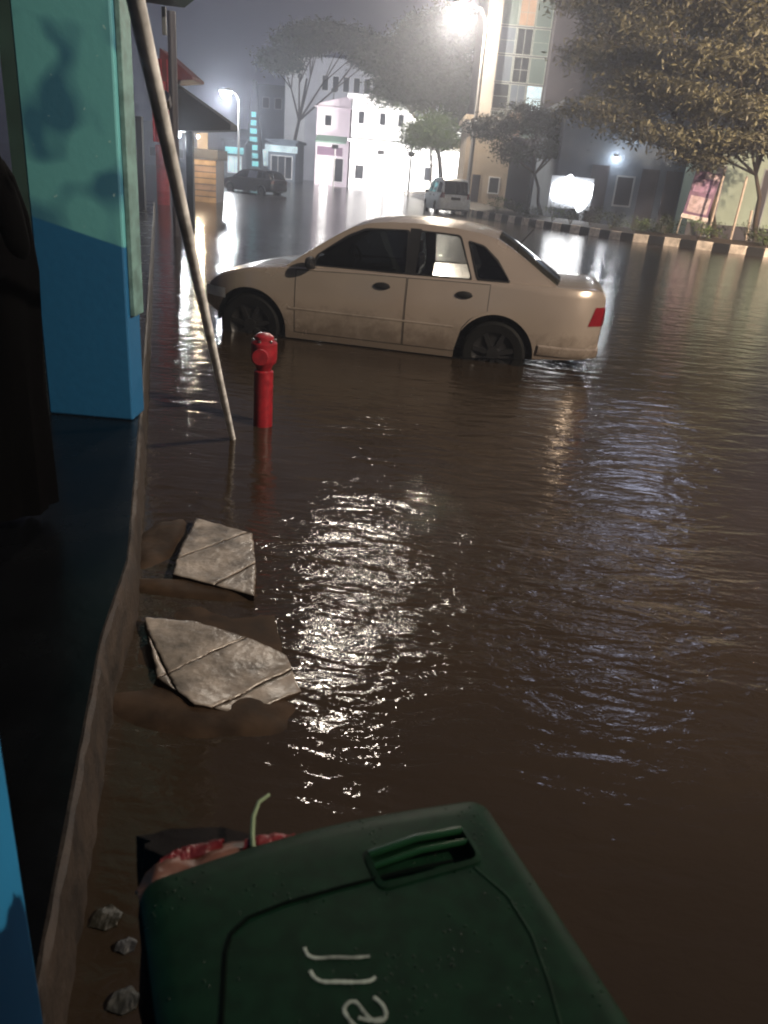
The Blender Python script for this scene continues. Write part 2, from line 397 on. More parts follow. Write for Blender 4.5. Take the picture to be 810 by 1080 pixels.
# lid outline drawn in plan, from the picture's visible edge, closed at hidden side
ux = (C_-A_).normalized(); uy = Vector((-ux.y, ux.x, 0)); W = (C_-A_).length+.03
base = A_-uy*.55
t = thing('wheelie_bin', 'dark green wheeled rubbish bin with handwritten white marks on its lid, in the foreground', 'bin', (0, 0, RZ))
def plan(u, v, z): p = A_+ux*u+uy*v; return Vector((p.x, p.y, z-RZ))
def lid_out(inset, z, dz=0):
    pts = []
    w0, w1, v0, v1 = -.0+inset, W-inset, -.56+inset, .035-inset
    def corner(cx, cy, a0, r):
        for k in range(6):
            a = R(a0+k*18); pts.append(plan(cx+r*math.cos(a), cy+r*math.sin(a), z))
    corner(w1-.03, v1-.03, 0, .03); 
    for k in range(1, 8):
        u = w1-.03-(w1-w0-.065)*k/8; pts.append(plan(u, v1+.018*math.sin(math.pi*k/8), z))
    corner(w0+.035, v1-.035, 90, .035); corner(w0+.03, v0+.03, 180, .03); corner(w1-.03, v0+.03, 270, .03)
    return pts
mb = MB(); r0 = [lid_out(0, BT-.035), lid_out(-.002, BT-.008), lid_out(.006, BT), lid_out(.03, BT+.004), lid_out(.07, BT+.006)]
mb.grid(r0, closed=True); mb.add(r0[-1], [tuple(range(len(r0[-1])))])
# cut handle recess with a boolean-free approach: recess tray modelled on top as rim + sunken panel drawn below through a hole
def rr(u0, u1, v0, v1, r, z, n=5):
    pts = []
    for (cx, cy, a0) in ((u1-r, v1-r, 0), (u0+r, v1-r, 90), (u0+r, v0+r, 180), (u1-r, v0+r, 270)):
        for k in range(n+1):
            a = R(a0+90*k/n); pts.append(plan(cx+r*math.cos(a), cy+r*math.sin(a), z))
    return pts
lid = mb.build('lid', M_bin, t, smooth=True)
def to_uv(px, py): 
    p = gz(px, py, BT+.006)-A_; return (p.dot(ux), p.dot(uy))
hu0, _ = to_uv(385, 900); hu1, hv1 = to_uv(487, 872); _, hv0 = to_uv(480, 915); _, hv1b = to_uv(385, 885)
hv1 = min(hv1, .015); hv0 = max(hv0, -.09)
bmh = bmesh.new()
rec = MB(); 
outl = [rr(hu0, hu1, hv0, hv1, .015, BT-.03), rr(hu0, hu1, hv0, hv1, .015, BT+.05)]
rec.grid(outl, closed=True); rec.add(outl[0], [tuple(range(len(outl[0])))]); rec.add(outl[1], [tuple(range(len(outl[1])))])
cut = rec.build('cutter', M_bin)
cut.location = t.location
bo = lid.modifiers.new('cut', 'BOOLEAN'); bo.operation = 'DIFFERENCE'; bo.object = cut; bo.solver = 'EXACT'
bpy.context.view_layer.update()
dg = bpy.context.evaluated_depsgraph_get(); ne = bpy.data.meshes.new_from_object(lid.evaluated_get(dg)); lid.modifiers.clear(); lid.data = ne
bpy.data.objects.remove(cut)
# sunken tray + ribs + grip bar
mb = MB(); a = rr(hu0-.004, hu1+.004, hv0-.004, hv1+.004, .016, BT+.008); b = rr(hu0+.004, hu1-.004, hv0+.004, hv1-.004, .012, BT+.010); c = rr(hu0+.006, hu1-.006, hv0+.006, hv1-.006, .01, BT-.012)
mb.grid([a, b, c], closed=True); mb.add(c, [tuple(range(len(c)))])
h = mb.build('handle_recess', M_bin, lid, smooth=True)
for k, v in enumerate((hv1-.006, hv1-.026)):
    MB().tube([plan(hu0+.004, v, BT+.006-.002*k), plan((hu0+hu1)/2, v+.002, BT+.012-.003*k), plan(hu1-.004, v, BT+.006-.002*k)], .006-.001*k, 8).build('grip_bar', M_wetgreen, h, smooth=True)
# raised inner panel line
path = [(232, 1120), (236, 1040), (238, 1005), (244, 985), (262, 968), (300, 953), (360, 936), (430, 918), (478, 908)]
pl = [plan(*to_uv(*p), BT+.0065) for p in path]
def drops(m, sc=95, dist=.0016):
    N, L = nodes(m); b = N['Principled BSDF']; tc = N.new('ShaderNodeTexCoord'); v = N.new('ShaderNodeTexVoronoi'); v.inputs['Scale'].default_value = sc; L.new(tc.outputs['Object'], v.inputs['Vector'])
    r = N.new('ShaderNodeMapRange'); r.interpolation_type = 'SMOOTHSTEP'; r.inputs[1].default_value = .26; r.inputs[2].default_value = .05; L.new(v.outputs['Distance'], r.inputs[0])
    nz = N.new('ShaderNodeTexNoise'); nz.inputs['Scale'].default_value = 14; L.new(tc.outputs['Object'], nz.inputs['Vector'])
    g = N.new('ShaderNodeMath'); g.operation = 'GREATER_THAN'; g.inputs[1].default_value = .54; L.new(nz.outputs['Fac'], g.inputs[0])
    mu = N.new('ShaderNodeMath'); mu.operation = 'MULTIPLY'; L.new(r.outputs[0], mu.inputs[0]); L.new(g.outputs[0], mu.inputs[1])
    bp = N.new('ShaderNodeBump'); bp.inputs['Distance'].default_value = dist; L.new(mu.outputs[0], bp.inputs['Height']); L.new(bp.outputs[0], b.inputs['Normal'])
    rr2 = N.new('ShaderNodeMapRange'); rr2.inputs[3].default_value = .5; rr2.inputs[4].default_value = .08; L.new(mu.outputs[0], rr2.inputs[0]); L.new(rr2.outputs[0], b.inputs['Roughness'])
drops(M_bin)
M_seam = pmat('dark_groove', (.0015, .004, .003), .9, spec=.05)
MB().tube(pl, .0028, 8).build('panel_groove', M_seam, lid, smooth=True)
path = [(500, 915), (535, 945), (560, 985), (580, 1040), (592, 1085)]
MB().tube([plan(*to_uv(*p), BT+.004) for p in path], .0035, 8).build('panel_ridge', M_bin, lid, smooth=True)
# handwriting strokes
def stroke(pts, wd, name='handwriting'):
    rnd = random.Random(len(pts)); P = [plan(*to_uv(*p), BT+.0072) for p in pts]
    # smooth resample
    Q = []
    for i in range(len(P)-1):
        for k in range(6):
            t_ = k/6; p0 = P[max(i-1, 0)]; p1 = P[i]; p2 = P[i+1]; p3 = P[min(i+2, len(P)-1)]
            Q.append(.5*((2*p1)+(-p0+p2)*t_+(2*p0-5*p1+4*p2-p3)*t_*t_+(-p0+3*p1-3*p2+p3)*t_**3))
    Q.append(P[-1]); rows = []
    for i, q in enumerate(Q):
        dd = (Q[min(i+1, len(Q)-1)]-Q[max(i-1, 0)]); dd.z = 0; dd.normalize(); nn = Vector((-dd.y, dd.x, 0))
        ww = wd*(.75+.4*rnd.random())
        rows.append([q-nn*ww, q+Vector((0, 0, .0006)), q+nn*ww])
    return MB().grid(rows).build(name, M_chalk, lid)
stroke([(321, 1000), (325, 1008), (335, 1011), (352, 1010), (372, 1010.5), (390, 1009)], .0022)
stroke([(327, 1024), (332, 1032), (342, 1036), (358, 1036), (376, 1036.5), (390, 1035), (396, 1031)], .0026)
stroke([(394, 1052), (403, 1060), (407, 1070), (403, 1077), (392, 1077), (378, 1074)], .0024)
stroke([(403, 1075), (392, 1076), (384, 1068), (376, 1058), (368, 1058), (363, 1066), (370, 1078), (378, 1086)], .0024)
stroke([(372, 1100), (390, 1098), (404, 1104), (410, 1118)], .0024)
# bin body
mb = MB(); rows = []
for z, k in ((RZ+.02, .17), (RZ+.1, .14), (.3, .07), (BT-.09, .035), (BT-.05, .03), (BT-.05, .012), (BT-.012, .012)):
    rows.append([plan(*uv, z) for uv in [(k*.6, -.54+k), (W-k*.6, -.54+k), (W-k*.6, .01-k*.5), (k*.6, .01-k*.5)]])
mb.grid(rows, closed=True); mb.add(rows[0], [(0, 1, 2, 3)]); mb.build('body', M_bin, t, bevel=.012)
for u in (.06, W-.06):
    wc = plan(u, -.47, RZ+.10)
    wm = MB(); wm.lathe([(0, -.02), (.05, -.022), (.09, -.025), (.10, -.015), (.10, .015), (.09, .025), (.05, .022), (0, .02)], 24, axis='x'); wo = wm.build('wheel', M_tyre, t, smooth=True)
    wo.location = wc; wo.rotation_euler = (0, 0, math.atan2(ux.y, ux.x))
# ------------------------------------------------------------------ rubbish beside the bin
import mathutils
def crumple(name, label, cat, pts, rad, mat, seed, z0=0, flat=1):
    """one soft bag-like lump that follows a poly line"""
    rows = []
    for i, (p, r) in enumerate(zip(pts, rad)):
        p = Vector(p); d = (Vector(pts[min(i+1, len(pts)-1)])-Vector(pts[max(i-1, 0)])).normalized()
        a = d.cross(Vector((0, 0, 1))).normalized(); b = Vector((0, 0, 1)); row = []
        for k in range(28):
            an = 2*math.pi*k/28; q = p+a*math.cos(an)*r+b*math.sin(an)*r*flat
            q += (q-p)*(.35*mathutils.noise.noise(q*22+Vector((seed, 0, 0)))+.2*mathutils.noise.noise(q*60))
            row.append(q)
        rows.append(row)
    o = MB().grid(rows, closed=True).build(name, mat, smooth=True); tag(o, label, cat); return o
def dense(pts, k=7):
    out = []
    for i in range(len(pts)-1):
        for j in range(k): out.append(tuple(Vector(pts[i]).lerp(Vector(pts[i+1]), j/k)))
    out.append(tuple(pts[-1])); return out
M_bagpink = pmat('pinkish_bag_plastic', (.10, .04, .025), .45, scale=14, var=.4)
M_bagred = pmat('red_bag_plastic', (.12, .008, .01), .4, scale=20, var=.4)
M_stalk = pmat('pale_green_stalk', (.17, .23, .13), .6)
zz = BT-.05
def sheet(name, label, cat, inner, outer, mat, seed, amp=.012, fr=26):
    """crumpled film between two lines"""
    n_ = 36; m_ = 14
    def along(L_, t_): 
        x_ = t_*(len(L_)-1); i_ = min(int(x_), len(L_)-2); return Vector(L_[i_]).lerp(Vector(L_[i_+1]), x_-i_)
    rows = []
    for a in range(n_+1):
        p, q = along(inner, a/n_), along(outer, a/n_); row = []
        for b in range(m_+1):
            f_ = b/m_; v = p.lerp(q, f_)
            v.z += amp*1.2*math.sin(math.pi*min(1, f_*1.0))+amp*(mathutils.noise.noise(v*fr+Vector((seed, 0, 0)))+.5*abs(mathutils.noise.noise(v*fr*2.7+Vector((0, seed, 0)))))
            v.x += amp*.6*mathutils.noise.noise(v*fr*1.4+Vector((0, 0, seed))); v.y += amp*.6*mathutils.noise.noise(v*fr*1.4+Vector((9, 0, seed)))
            row.append(v)
        rows.append(row)
    under = [[v-Vector((0, 0, .006)) for v in r_] for r_ in rows]
    mb = MB(); mb.grid(rows); mb.grid(under); mb.grid([rows[0], under[0]]); mb.grid([rows[-1], under[-1]]); mb.grid([[r_[0] for r_ in rows], [r_[0] for r_ in under]]); mb.grid([[r_[-1] for r_ in rows], [r_[-1] for r_ in under]])
    o = mb.build(name, mat, smooth=True); tag(o, label, cat); return o
sheet('plastic_bag', 'crumpled pinkish brown plastic bag lying along the far edge of the bin lid', 'bag',
      [gz(150, 962, zz), gz(200, 935, zz), gz(260, 912, zz), gz(318, 895, zz)], [gz(143, 938, zz), gz(172, 908, zz), gz(238, 889, zz), gz(290, 883, zz), gz(322, 884, zz)], M_bagpink, 3)
sheet('red_bag', 'dark red plastic film folded over beside the pinkish bag', 'bag',
      [gz(168, 918, zz+.012), gz(200, 904, zz+.012), gz(232, 897, zz+.012)], [gz(172, 905, zz), gz(198, 892, zz), gz(236, 888, zz)], M_bagred, 9, .008, 40)
sheet('red_ribbon', 'bright red plastic strip poking past the far edge of the bin lid', 'ribbon',
      [gz(256, 893, zz+.02), gz(285, 890, zz+.02), gz(312, 888, zz+.02)], [gz(262, 887, zz+.012), gz(288, 879, zz+.012), gz(306, 882, zz+.012)], M_bagred, 12, .007, 50)
sp = [gz(267, 893, zz+.02), gz(266, 880, zz+.03), gz(267, 862, zz+.035), gz(273, 846, zz+.04), gz(284, 838, zz+.04)]
o = MB().tube(dense(sp, 4), [.0042-.0001*i for i in range(17)], 8).build('vegetable_stalk', M_stalk, smooth=True)
tag(o, 'pale green vegetable stalk sticking up from the rubbish behind the bin', 'stalk')
# heap under the bags that carries them
hp = gz(215, 915, zz-.05)
mbh = MB(); rows = []
for i in range(12):
    f_ = i/11; zq = RZ+.02+(zz-.02-RZ)*f_
    rows.append([(gz(235, 905, zz).x+(.16-.03*f_)*math.cos(2*math.pi*k/30)*(1+.2*mathutils.noise.noise(Vector((k*.9, i*.4, 2)))), gz(235, 905, zz).y+.02+(.055-.02*f_)*math.sin(2*math.pi*k/30)*(1+.3*mathutils.noise.noise(Vector((k*.7, i*.5, 7)))), zq) for k in range(30)])
mbh.grid(rows, closed=True); mbh.add(rows[-1], [tuple(range(30))])
M_sack = pmat('black_sack_plastic', (.006, .004, .004), .6, scale=12, var=.4, bump=.003, bscale=20, spec=.15)
tag(mbh.build('rubbish_sack', M_sack, smooth=True), 'black rubbish sack standing in the water under the pinkish bag', 'sack')
# small litter on the porch by the bin
M_lit = pmat('pale_litter', (.010, .011, .009), .6, var=.4, scale=30)
for (px, py, r_, lab, m_) in ((112, 968, .034, 'yellowish crumpled wrapper on the dark water left of the bin, farthest of three bits', pmat('yellow_wrapper', (.010, .009, .004), .5)),
                          (133, 997, .022, 'small white scrap left of the bin, the middle of three bits', pmat('white_scrap', (.014, .015, .016), .5)),
                          (131, 1055, .032, 'grey crumpled scrap left of the bin, nearest of three bits', M_lit)):
    p = gz(px, py, .004)
    sheet('litter', lab, 'litter', [p+Vector((-r_, -r_*.8, 0)), p+Vector((r_*.2, -r_, 0)), p+Vector((r_, -r_*.5, 0))], [p+Vector((-r_*.8, r_*.6, 0)), p+Vector((0, r_*1.1, 0)), p+Vector((r_*1.1, r_*.5, 0))], m_, px, .005, 40)
# ------------------------------------------------------------------ cars
M_champ = pmat('champagne_paint', (.375, .315, .265), .24, .55, var=.05, scale=2, coat=.5)
M_cdark = pmat('dark_car_paint', (.025, .02, .025), .3, .2, coat=.5)
M_cwhite = pmat('white_car_paint', (.62, .66, .68), .3, 0, coat=.5)
M_winglass = glassmat('tinted_car_glass', (.82, .84, .84))
M_windark = glassmat('dark_tinted_glass', (.05, .055, .06))
M_tail = pmat('red_lens', (.12, .005, .008), .2, coat=.5)
M_lens = pmat('clear_lens', (.55, .55, .55), .15, coat=.5)
M_int = pmat('seat_fabric', (.03, .03, .032), .8)
def sill_brown(m):  # mixes in noisy brown, stronger towards the bottom of the body
    N, L = nodes(m); b = N['Principled BSDF']; src = b.inputs['Base Color'].links[0].from_socket
    tc = N.new('ShaderNodeTexCoord'); sp = N.new('ShaderNodeSeparateXYZ'); L.new(tc.outputs['Object'], sp.inputs[0])
    nz = N.new('ShaderNodeTexNoise'); nz.inputs['Scale'].default_value = 9; nz.inputs['Detail'].default_value = 8; nz.inputs['Roughness'].default_value = .7; L.new(tc.outputs['Object'], nz.inputs['Vector'])
    a = N.new('ShaderNodeMath'); a.operation = 'MULTIPLY_ADD'; L.new(nz.outputs['Fac'], a.inputs[0]); a.inputs[1].default_value = -.75; L.new(sp.outputs[2], a.inputs[2])
    r = N.new('ShaderNodeMapRange'); r.inputs[1].default_value = .16; r.inputs[2].default_value = -.12; r.inputs[4].default_value = .6; L.new(a.outputs[0], r.inputs[0])
    mx = N.new('ShaderNodeMix'); mx.data_type = 'RGBA'; mx.inputs[7].default_value = (.10, .07, .05, 1); L.new(r.outputs[0], mx.inputs[0]); L.new(src, mx.inputs[6]); L.new(mx.outputs[2], b.inputs['Base Color'])
sill_brown(M_champ)
def interp(tab, x):
    if x <= tab[0][0]: return tab[0][1]
    for (a, b), (c, d) in zip(tab, tab[1:]):
        if x <= c:
            t_ = (x-a)/(c-a); t_ = t_*t_*(3-2*t_)*.35+t_*.65; return b+(d-b)*t_
    return tab[-1][1]
def fill2d(outer, holes=(), cell=.12):
    """polygon with holes -> list of verts2d, faces (via 2D curve fill)"""
    cu = bpy.data.curves.new('tmp', 'CURVE'); cu.dimensions = '2D'; cu.fill_mode = 'BOTH'
    for poly in [outer, *holes]:
        sp = cu.splines.new('POLY'); sp.points.add(len(poly)-1); sp.use_cyclic_u = True
        for p, q in zip(sp.points, poly): p.co = (q[0], q[1], 0, 1)
    ob = bpy.data.objects.new('tmp', cu); link(ob)
    bpy.context.view_layer.update()
    dg = bpy.context.evaluated_depsgraph_get(); me = bpy.data.meshes.new_from_object(ob.evaluated_get(dg))
    bm = bmesh.new(); bm.from_mesh(me); bmesh.ops.remove_doubles(bm, verts=bm.verts, dist=1e-5)
    bmesh.ops.triangulate(bm, faces=bm.faces)
    vs = [(v.co.x, v.co.y) for v in bm.verts]; fs = [tuple(v.index for v in f.verts) for f in bm.faces]
    bm.free(); bpy.data.objects.remove(ob); bpy.data.meshes.remove(me); bpy.data.curves.remove(cu)
    return vs, fs
def smoothpoly(pts, k=4):
    """closed Catmull-Rom"""
    out = []; n = len(pts)
    for i in range(n):
        p0, p1, p2, p3 = [Vector(pts[(i+j-1) % n]).to_2d() if len(pts[0]) == 2 else 0 for j in range(4)]
        for q in range(k):
            t_ = q/k; out.append(tuple(.5*((2*p1)+(-p0+p2)*t_+(2*p0-5*p1+4*p2-p3)*t_*t_+(-p0+3*p1-3*p2+p3)*t_**3)))
    return out
def roundpoly(pts, r, n=4):
    out = []; m = len(pts)
    for i in range(m):
        p = Vector(pts[i]); a = Vector(pts[i-1])-p; b = Vector(pts[(i+1) % m])-p
        ra = min(r, a.length*.4, b.length*.4); A = p+a.normalized()*ra; B = p+b.normalized()*ra
        for k in range(n+1):
            t_ = k/n; out.append(tuple(A*(1-t_)**2+p*2*t_*(1-t_)+B*t_*t_))
    return out
def car(t, P, paint, glass, lod=1):
    Lc = P['L']; W0 = P['W']; wr, wf = P['wr'], P['wf']; rad = P.get('rad', .30); ar = rad+.068; bz = P.get('bz', 0)
    zbt, zlt = P['zb'], P['zl']
    def hw(x):
        e = .42; r_ = 0.0
        if x < e: r_ = ((e-x)/e)**2.6*P.get('tr', .17)
        if x > Lc-.65: r_ = ((x-(Lc-.65))/.65)**2.3*P.get('tf', .24)
        return W0-r_
    def side(x, z):
        y = hw(x); zc = .60
        if z < zc: y -= .16*(zc-z)**1.7
        else: y -= .20*(z-zc)**1.6
        return y
    def zb(x): return interp(zbt, x)
    def zl(x, full=False):
        z = interp(zlt, x)
        if full: return z
        for c in (wr, wf):
            if abs(x-c) < ar: z = max(z, rad-bz+math.sqrt(max(0, ar*ar-(x-c)**2)))
        return z
    xs = [0, .015, .04, .08, .13, .2, .3, .42]
    x = .5
    while x < Lc-.55: xs.append(x); x += .11
    xs += [Lc-.5, Lc-.4, Lc-.3, Lc-.2, Lc-.13, Lc-.08, Lc-.04, Lc-.015, Lc]
    for c in (wr, wf):
        for k in range(-12, 13): xs.append(c+ar*math.sin(k/12*math.pi/2))
        xs += [c-ar-.004, c+ar+.004]
    xs = sorted(set(round(v, 4) for v in xs if 0 <= v <= Lc))
    mb = MB()
    def endz(x):  # soften ends (fascia curves inwards)
        return 0
    NR = 9
    for s in (1, -1):
        rows = []
        for x in xs:
            z0, z1 = zl(x), zb(x)
            row = []
            for k in range(NR+1):
                f_ = k/NR; z = z0+(z1-z0)*f_
                row.append((x, s*side(x, z), z))
            # shoulder roll then deck to centre
            ysh = side(x, z1); crown = P.get('crown', .035)
            for (fy, fz) in ((.985, .35), (.93, .55), (.75, .75), (.5, .9), (.25, .98), (0, 1)):
                row.append((x, s*ysh*fy, z1+crown*fz))
            rows.append(row)
        mb.grid(rows)
        # underside lip and wheel well
    # end caps
    for x in (0, Lc):
        L_ = []
        z0, z1 = zl(x, True), zb(x)
        rows = []
        for k in range(NR+1):
            z = z0+(z1-z0)*k/NR; y = side(x, z); bul = .03*math.sin(math.pi*k/NR)
            rows.append([(x+(-bul if x == 0 else bul)*(1-(q/4)**4), y*q/4, z) for q in range(-4, 5)])
        yy = side(x, z1); crown = P.get('crown', .035)
        rows.append([(x, yy*q/4, z1+crown*(1-(abs(q)/4)**1.7)) for q in range(-4, 5)])
        mb.grid(rows)
    # underfloor
    rows = []
    for x in [0, .3, wr-ar, wr+ar, 2.0, wf-ar, wf+ar, Lc-.1, Lc]:
        rows.append([(x, y*(side(x, .3)-.005), max(zl(x, True), .17)) for y in (-1, 1)])
    # wheel wells
    body = mb.build('body', paint, t, smooth=True); body.location.z = bz
    mb = MB(); mb.grid(rows); 
    for c in (wr, wf):
        for s in (1, -1):
            rws = []
            for k in range(17):
                a = math.pi*k/16
                p_ = (c+(ar+.01)*math.cos(a), 0, rad-bz+(ar+.01)*math.sin(a))
                rws.append([(p_[0], s*(side(p_[0], p_[2])-.012), p_[2]), (p_[0], s*(W0-.32), p_[2])])
            mb.grid(rws)
            ins = [(r_[1]) for r_ in rws]; mb.add(ins, [tuple(range(len(ins)))])
    mb.build('wheel_well', M_black, body)
    # greenhouse
    out = P['gh']             # outline from rear base over roof to front base
    tumb = P.get('tumble', .40)
    def ghy(x, z):
        zz_ = zb(x)
        return side(x, zz_)-.035-(max(0, z-zz_))*tumb
    zbase = [(out[0][0], zb(out[0][0])-.01)]
    lower = []
    x = out[-1][0]
    while x > out[0][0]: lower.append((x, zb(x)+.002)); x -= .2
    outer = list(out)+[(out[-1][0], zb(out[-1][0])-.0)]+lower[1:]+[(out[0][0], zb(out[0][0]))]
    # dedupe
    oo = []
    for p in outer:
        if not oo or (Vector(p)-Vector(oo[-1])).length > .004: oo.append(p)
    wins = [roundpoly(w_, .035) for w_ in P['wins']]
    vs, fs = fill2d(oo, wins)
    for s in (1, -1):
        mb = MB(); mb.add([(x, s*ghy(x, z), z) for x, z in vs], fs); 
        mb.add([(x, s*(ghy(x, z)-.03), z) for x, z in vs], fs)
        for w_ in wins:
            mb.grid([[(x, s*ghy(x, z), z) for x, z in w_], [(x, s*(ghy(x, z)-.03), z) for x, z in w_]], closed=True)
        mb.build('pillar_frame', paint, body)
        for i, w_ in enumerate(wins):
            g = MB(); g.add([(x, s*(ghy(x, z)-.012), z) for x, z in w_], [tuple(range(len(w_)))]); g.build('window', P['glasses'][i] if 'glasses' in P else glass, body)
            if lod:
                # black rubber seal round each pane
                n_ = len(w_); cx = sum(p[0] for p in w_)/n_; cz = sum(p[1] for p in w_)/n_
                def sc(p, d_): v = Vector((p[0]-cx, p[1]-cz)); return (p[0]+v.normalized().x*d_, p[1]+v.normalized().y*d_)
                ring = [[(x, s*(ghy(x, z)+.003), z) for x, z in [sc(p, .022) for p in w_]], [(x, s*(ghy(x, z)+.005), z) for x, z in [sc(p, .0) for p in w_]], [(x, s*(ghy(x, z)-.012), z) for x, z in [sc(p, -.004) for p in w_]]]
                MB().grid(ring, closed=True).build('window_seal', M_black, body)
    # B pillar black
    if 'bp' in P and lod:
        x0, x1 = P['bp']
        for s in (1, -1):
            mb = MB(); rws = []
            for k in range(6):
                z = zb(1.9)+.01+(P['bpz']-zb(1.9))*k/5; rws.append([(x0, s*(ghy(x0, z)+.004), z), (x1, s*(ghy(x1, z)+.004), z)])
            mb.grid(rws); mb.build('door_pillar', M_black, body)
    # top skins
    def strip(seg, name, mat, inset=0, lift=0, xbow=0):
        rws = []
        for (x, z) in seg:
            y = ghy(x, z)-inset
            rws.append([(x+xbow*(1-(q/6)**2), y*q/6, z+lift+P.get('rc', .045)*(1-abs(q/6)**2.2)) for q in range(-6, 7)])
        return MB().grid(rws).build(name, mat, body, smooth=True)
    ir, if_ = P['roof']        # indices in out for roof start/end
    def dens(seg):
        o_ = []
        for a, b in zip(seg, seg[1:]):
            for k in range(3): o_.append((a[0]+(b[0]-a[0])*k/3, a[1]+(b[1]-a[1])*k/3))
        o_.append(seg[-1]); return o_
    strip(dens(out[ir:if_+1]), 'roof', paint)
    strip(dens(out[:ir+1]), 'rear_window', P.get('rg', M_windark), 0, 0, -.03*0)
    strip(dens(out[if_:]), 'windscreen', glass, 0, 0)
    # body coloured edging for front and rear screens
    for seg in (out[:ir+1], out[if_:]):
        for s in (1, -1):
            rws = []
            for (x, z) in dens(seg):
                y = ghy(x, z); c_ = P.get('rc', .045)
                f1 = 1-(.075 if seg is not out and seg[0] != out[0] else .02)/y
                rws.append([(x, s*(y+.004), z-.004), (x, s*y, z+.008), (x, s*y*f1, z+.008+c_*(1-f1**2.2))])
            MB().grid(rws).build('screen_pillar', paint, body, smooth=True)
    # doors (proud panels), handles
    for s in (1, -1):
        for dr in P.get('doors', ()):
            x0, x1, hx = dr
            rws = []; k = 0; m_ = 14
            for i in range(m_+1):
                x = x0+(x1-x0)*i/m_; z0 = max(zl(x)+.035, .24); z1 = zb(x)-.012
                rws.append([(x, s*(side(x, z0+(z1-z0)*j/10)+.0045), z0+(z1-z0)*j/10) for j in range(11)])
            # rim
            def inn(p): return (p[0], p[1]-s*.010, p[2])
            per = [rws[0][j] for j in range(11)]+[rws[i][10] for i in range(1, m_+1)]+[rws[m_][j] for j in range(9, -1, -1)]+[rws[i][0] for i in range(m_-1, 0, -1)]
            mb = MB(); mb.grid(rws); d_ = mb.build('door', paint, body, smooth=True)
            # dark gap line round the door
            cx = (x0+x1)/2
            ring = [[(p[0]+(.007 if p[0] > cx else -.007), p[1]-s*.003, p[2]+(.006 if p[2] > .6 else -.006)) for p in per], [inn((p[0], p[1]+s*.0095, p[2])) for p in per]]
            MB().grid(ring, closed=True).build('door_gap', M_black, d_)
            hz = P.get('hz', .80)
            hb = MB(); hb.lathe([(0, -.002), (.075, 0), (.085, .012), (.078, .026), (.04, .034), (0, .035)], 20, axis='y')
            hb.v = [(hx+v[0], s*(side(hx, hz)+.002+v[1]), hz+v[2]*.42) for v in hb.v]
            hb.build('door_handle', M_black, d_, smooth=True)
        # mirror
        mx = P['mirror']; my = side(mx, zb(mx))
        mb = MB(); mb.lathe([(0, -.04), (.06, -.038), (.085, -.02), (.09, .01), (.07, .04), (0, .05)], 18, axis='x')
        mb.v = [(mx+v[0]*1.0, s*(my+.09)+v[1]*1.1, zb(mx)+.075+v[2]*.72) for v in mb.v]
        mb.tube([(mx, s*(my-.03), zb(mx)+.02), (mx, s*(my+.05), zb(mx)+.05)], .022, 8)
        mb.build('wing_mirror', M_black, body, smooth=True)
        # lights
        def patch(x0, x1, z0, z1, mat, nm, off=.006):
            rws = []
            for i in range(9):
                x = x0+(x1-x0)*i/8
                rws.append([(x, s*(side(max(0, min(Lc, x)), z0+(z1-z0)*j/5)+off), z0+(z1-z0)*j/5) for j in range(6)])
            return MB().grid(rws).build(nm, mat, body, smooth=True)
        tz0, tz1 = P['tail']
        mb = MB(); rws = []
        for (x, yy_) in ((.085, None), (.06, None), (.035, None), (.015, None), (-.012, hw(0)-.02), (-.022, hw(0)-.06), (-.026, hw(0)-.11)):
            row = []
            for j in range(7):
                z = tz0+(tz1-tz0)*j/6
                xx = x+(.05*(1-j/6) if yy_ is None and x > .05 else 0)
                row.append((xx, s*((side(max(0, xx), z)+.007) if yy_ is None else yy_), z))
            rws.append(row)
        MB().grid(rws).build('tail_light', M_tail, body, smooth=True)
        mb = MB(); rws = []
        hz0, hz1 = P['head']
        for (x, yy_) in ((Lc-.28, None), (Lc-.15, None), (Lc-.06, None), (Lc-.01, None), (Lc+.02, hw(Lc)-.04), (Lc+.036, hw(Lc)-.16), (Lc+.038, hw(Lc)-.3)):
            row = []
            for j in range(7):
                z = hz0+(hz1-hz0)*j/6
                row.append((x, s*((side(min(Lc, x), z)+.007) if yy_ is None else yy_), z))
            rws.append(row)
        MB().grid(rws).build('headlight', M_lens, body, smooth=True)
    if lod:
        for s in (1, -1):
            rws = []
            for i in range(30):
                x = wr+ar+.03+(wf-ar-.03-(wr+ar+.03))*i/29
                rws.append([(x, s*(side(x, .475)+.0055), .468), (x, s*(side(x, .48)+.009), .475), (x, s*(side(x, .49)+.009), .485), (x, s*(side(x, .495)+.0055), .492)])
            MB().grid(rws).build('side_moulding', paint, body, smooth=True)
        # rear bumper ledge line
        rws = []
        pts_ = [(x, side(x, .46)) for x in (wr-ar-.03, .5, .35, .22, .12, .05, 0)]+[(-.03, 0)]
        for s in (1, -1):
            rws = [[(x, s*(y+.003), .40), (x-.012, s*(y+.016) if y else 0, .385), (x-.012, s*(y+.014) if y else 0, .335), (x, s*(y+.001), .30)] for x, y in pts_]
            MB().grid(rws).build('rear_bumper', paint, body, smooth=True)
    # plate + grille
    MB().box(-.05, -.032, -.23, .23, P.get('pz', .60), P.get('pz', .60)+.12).build('number_plate', M_black, body)
    MB().box(Lc+.02, Lc+.04, -.32, .32, P['head'][0], P['head'][1]-.03).build('grille', M_black, body)
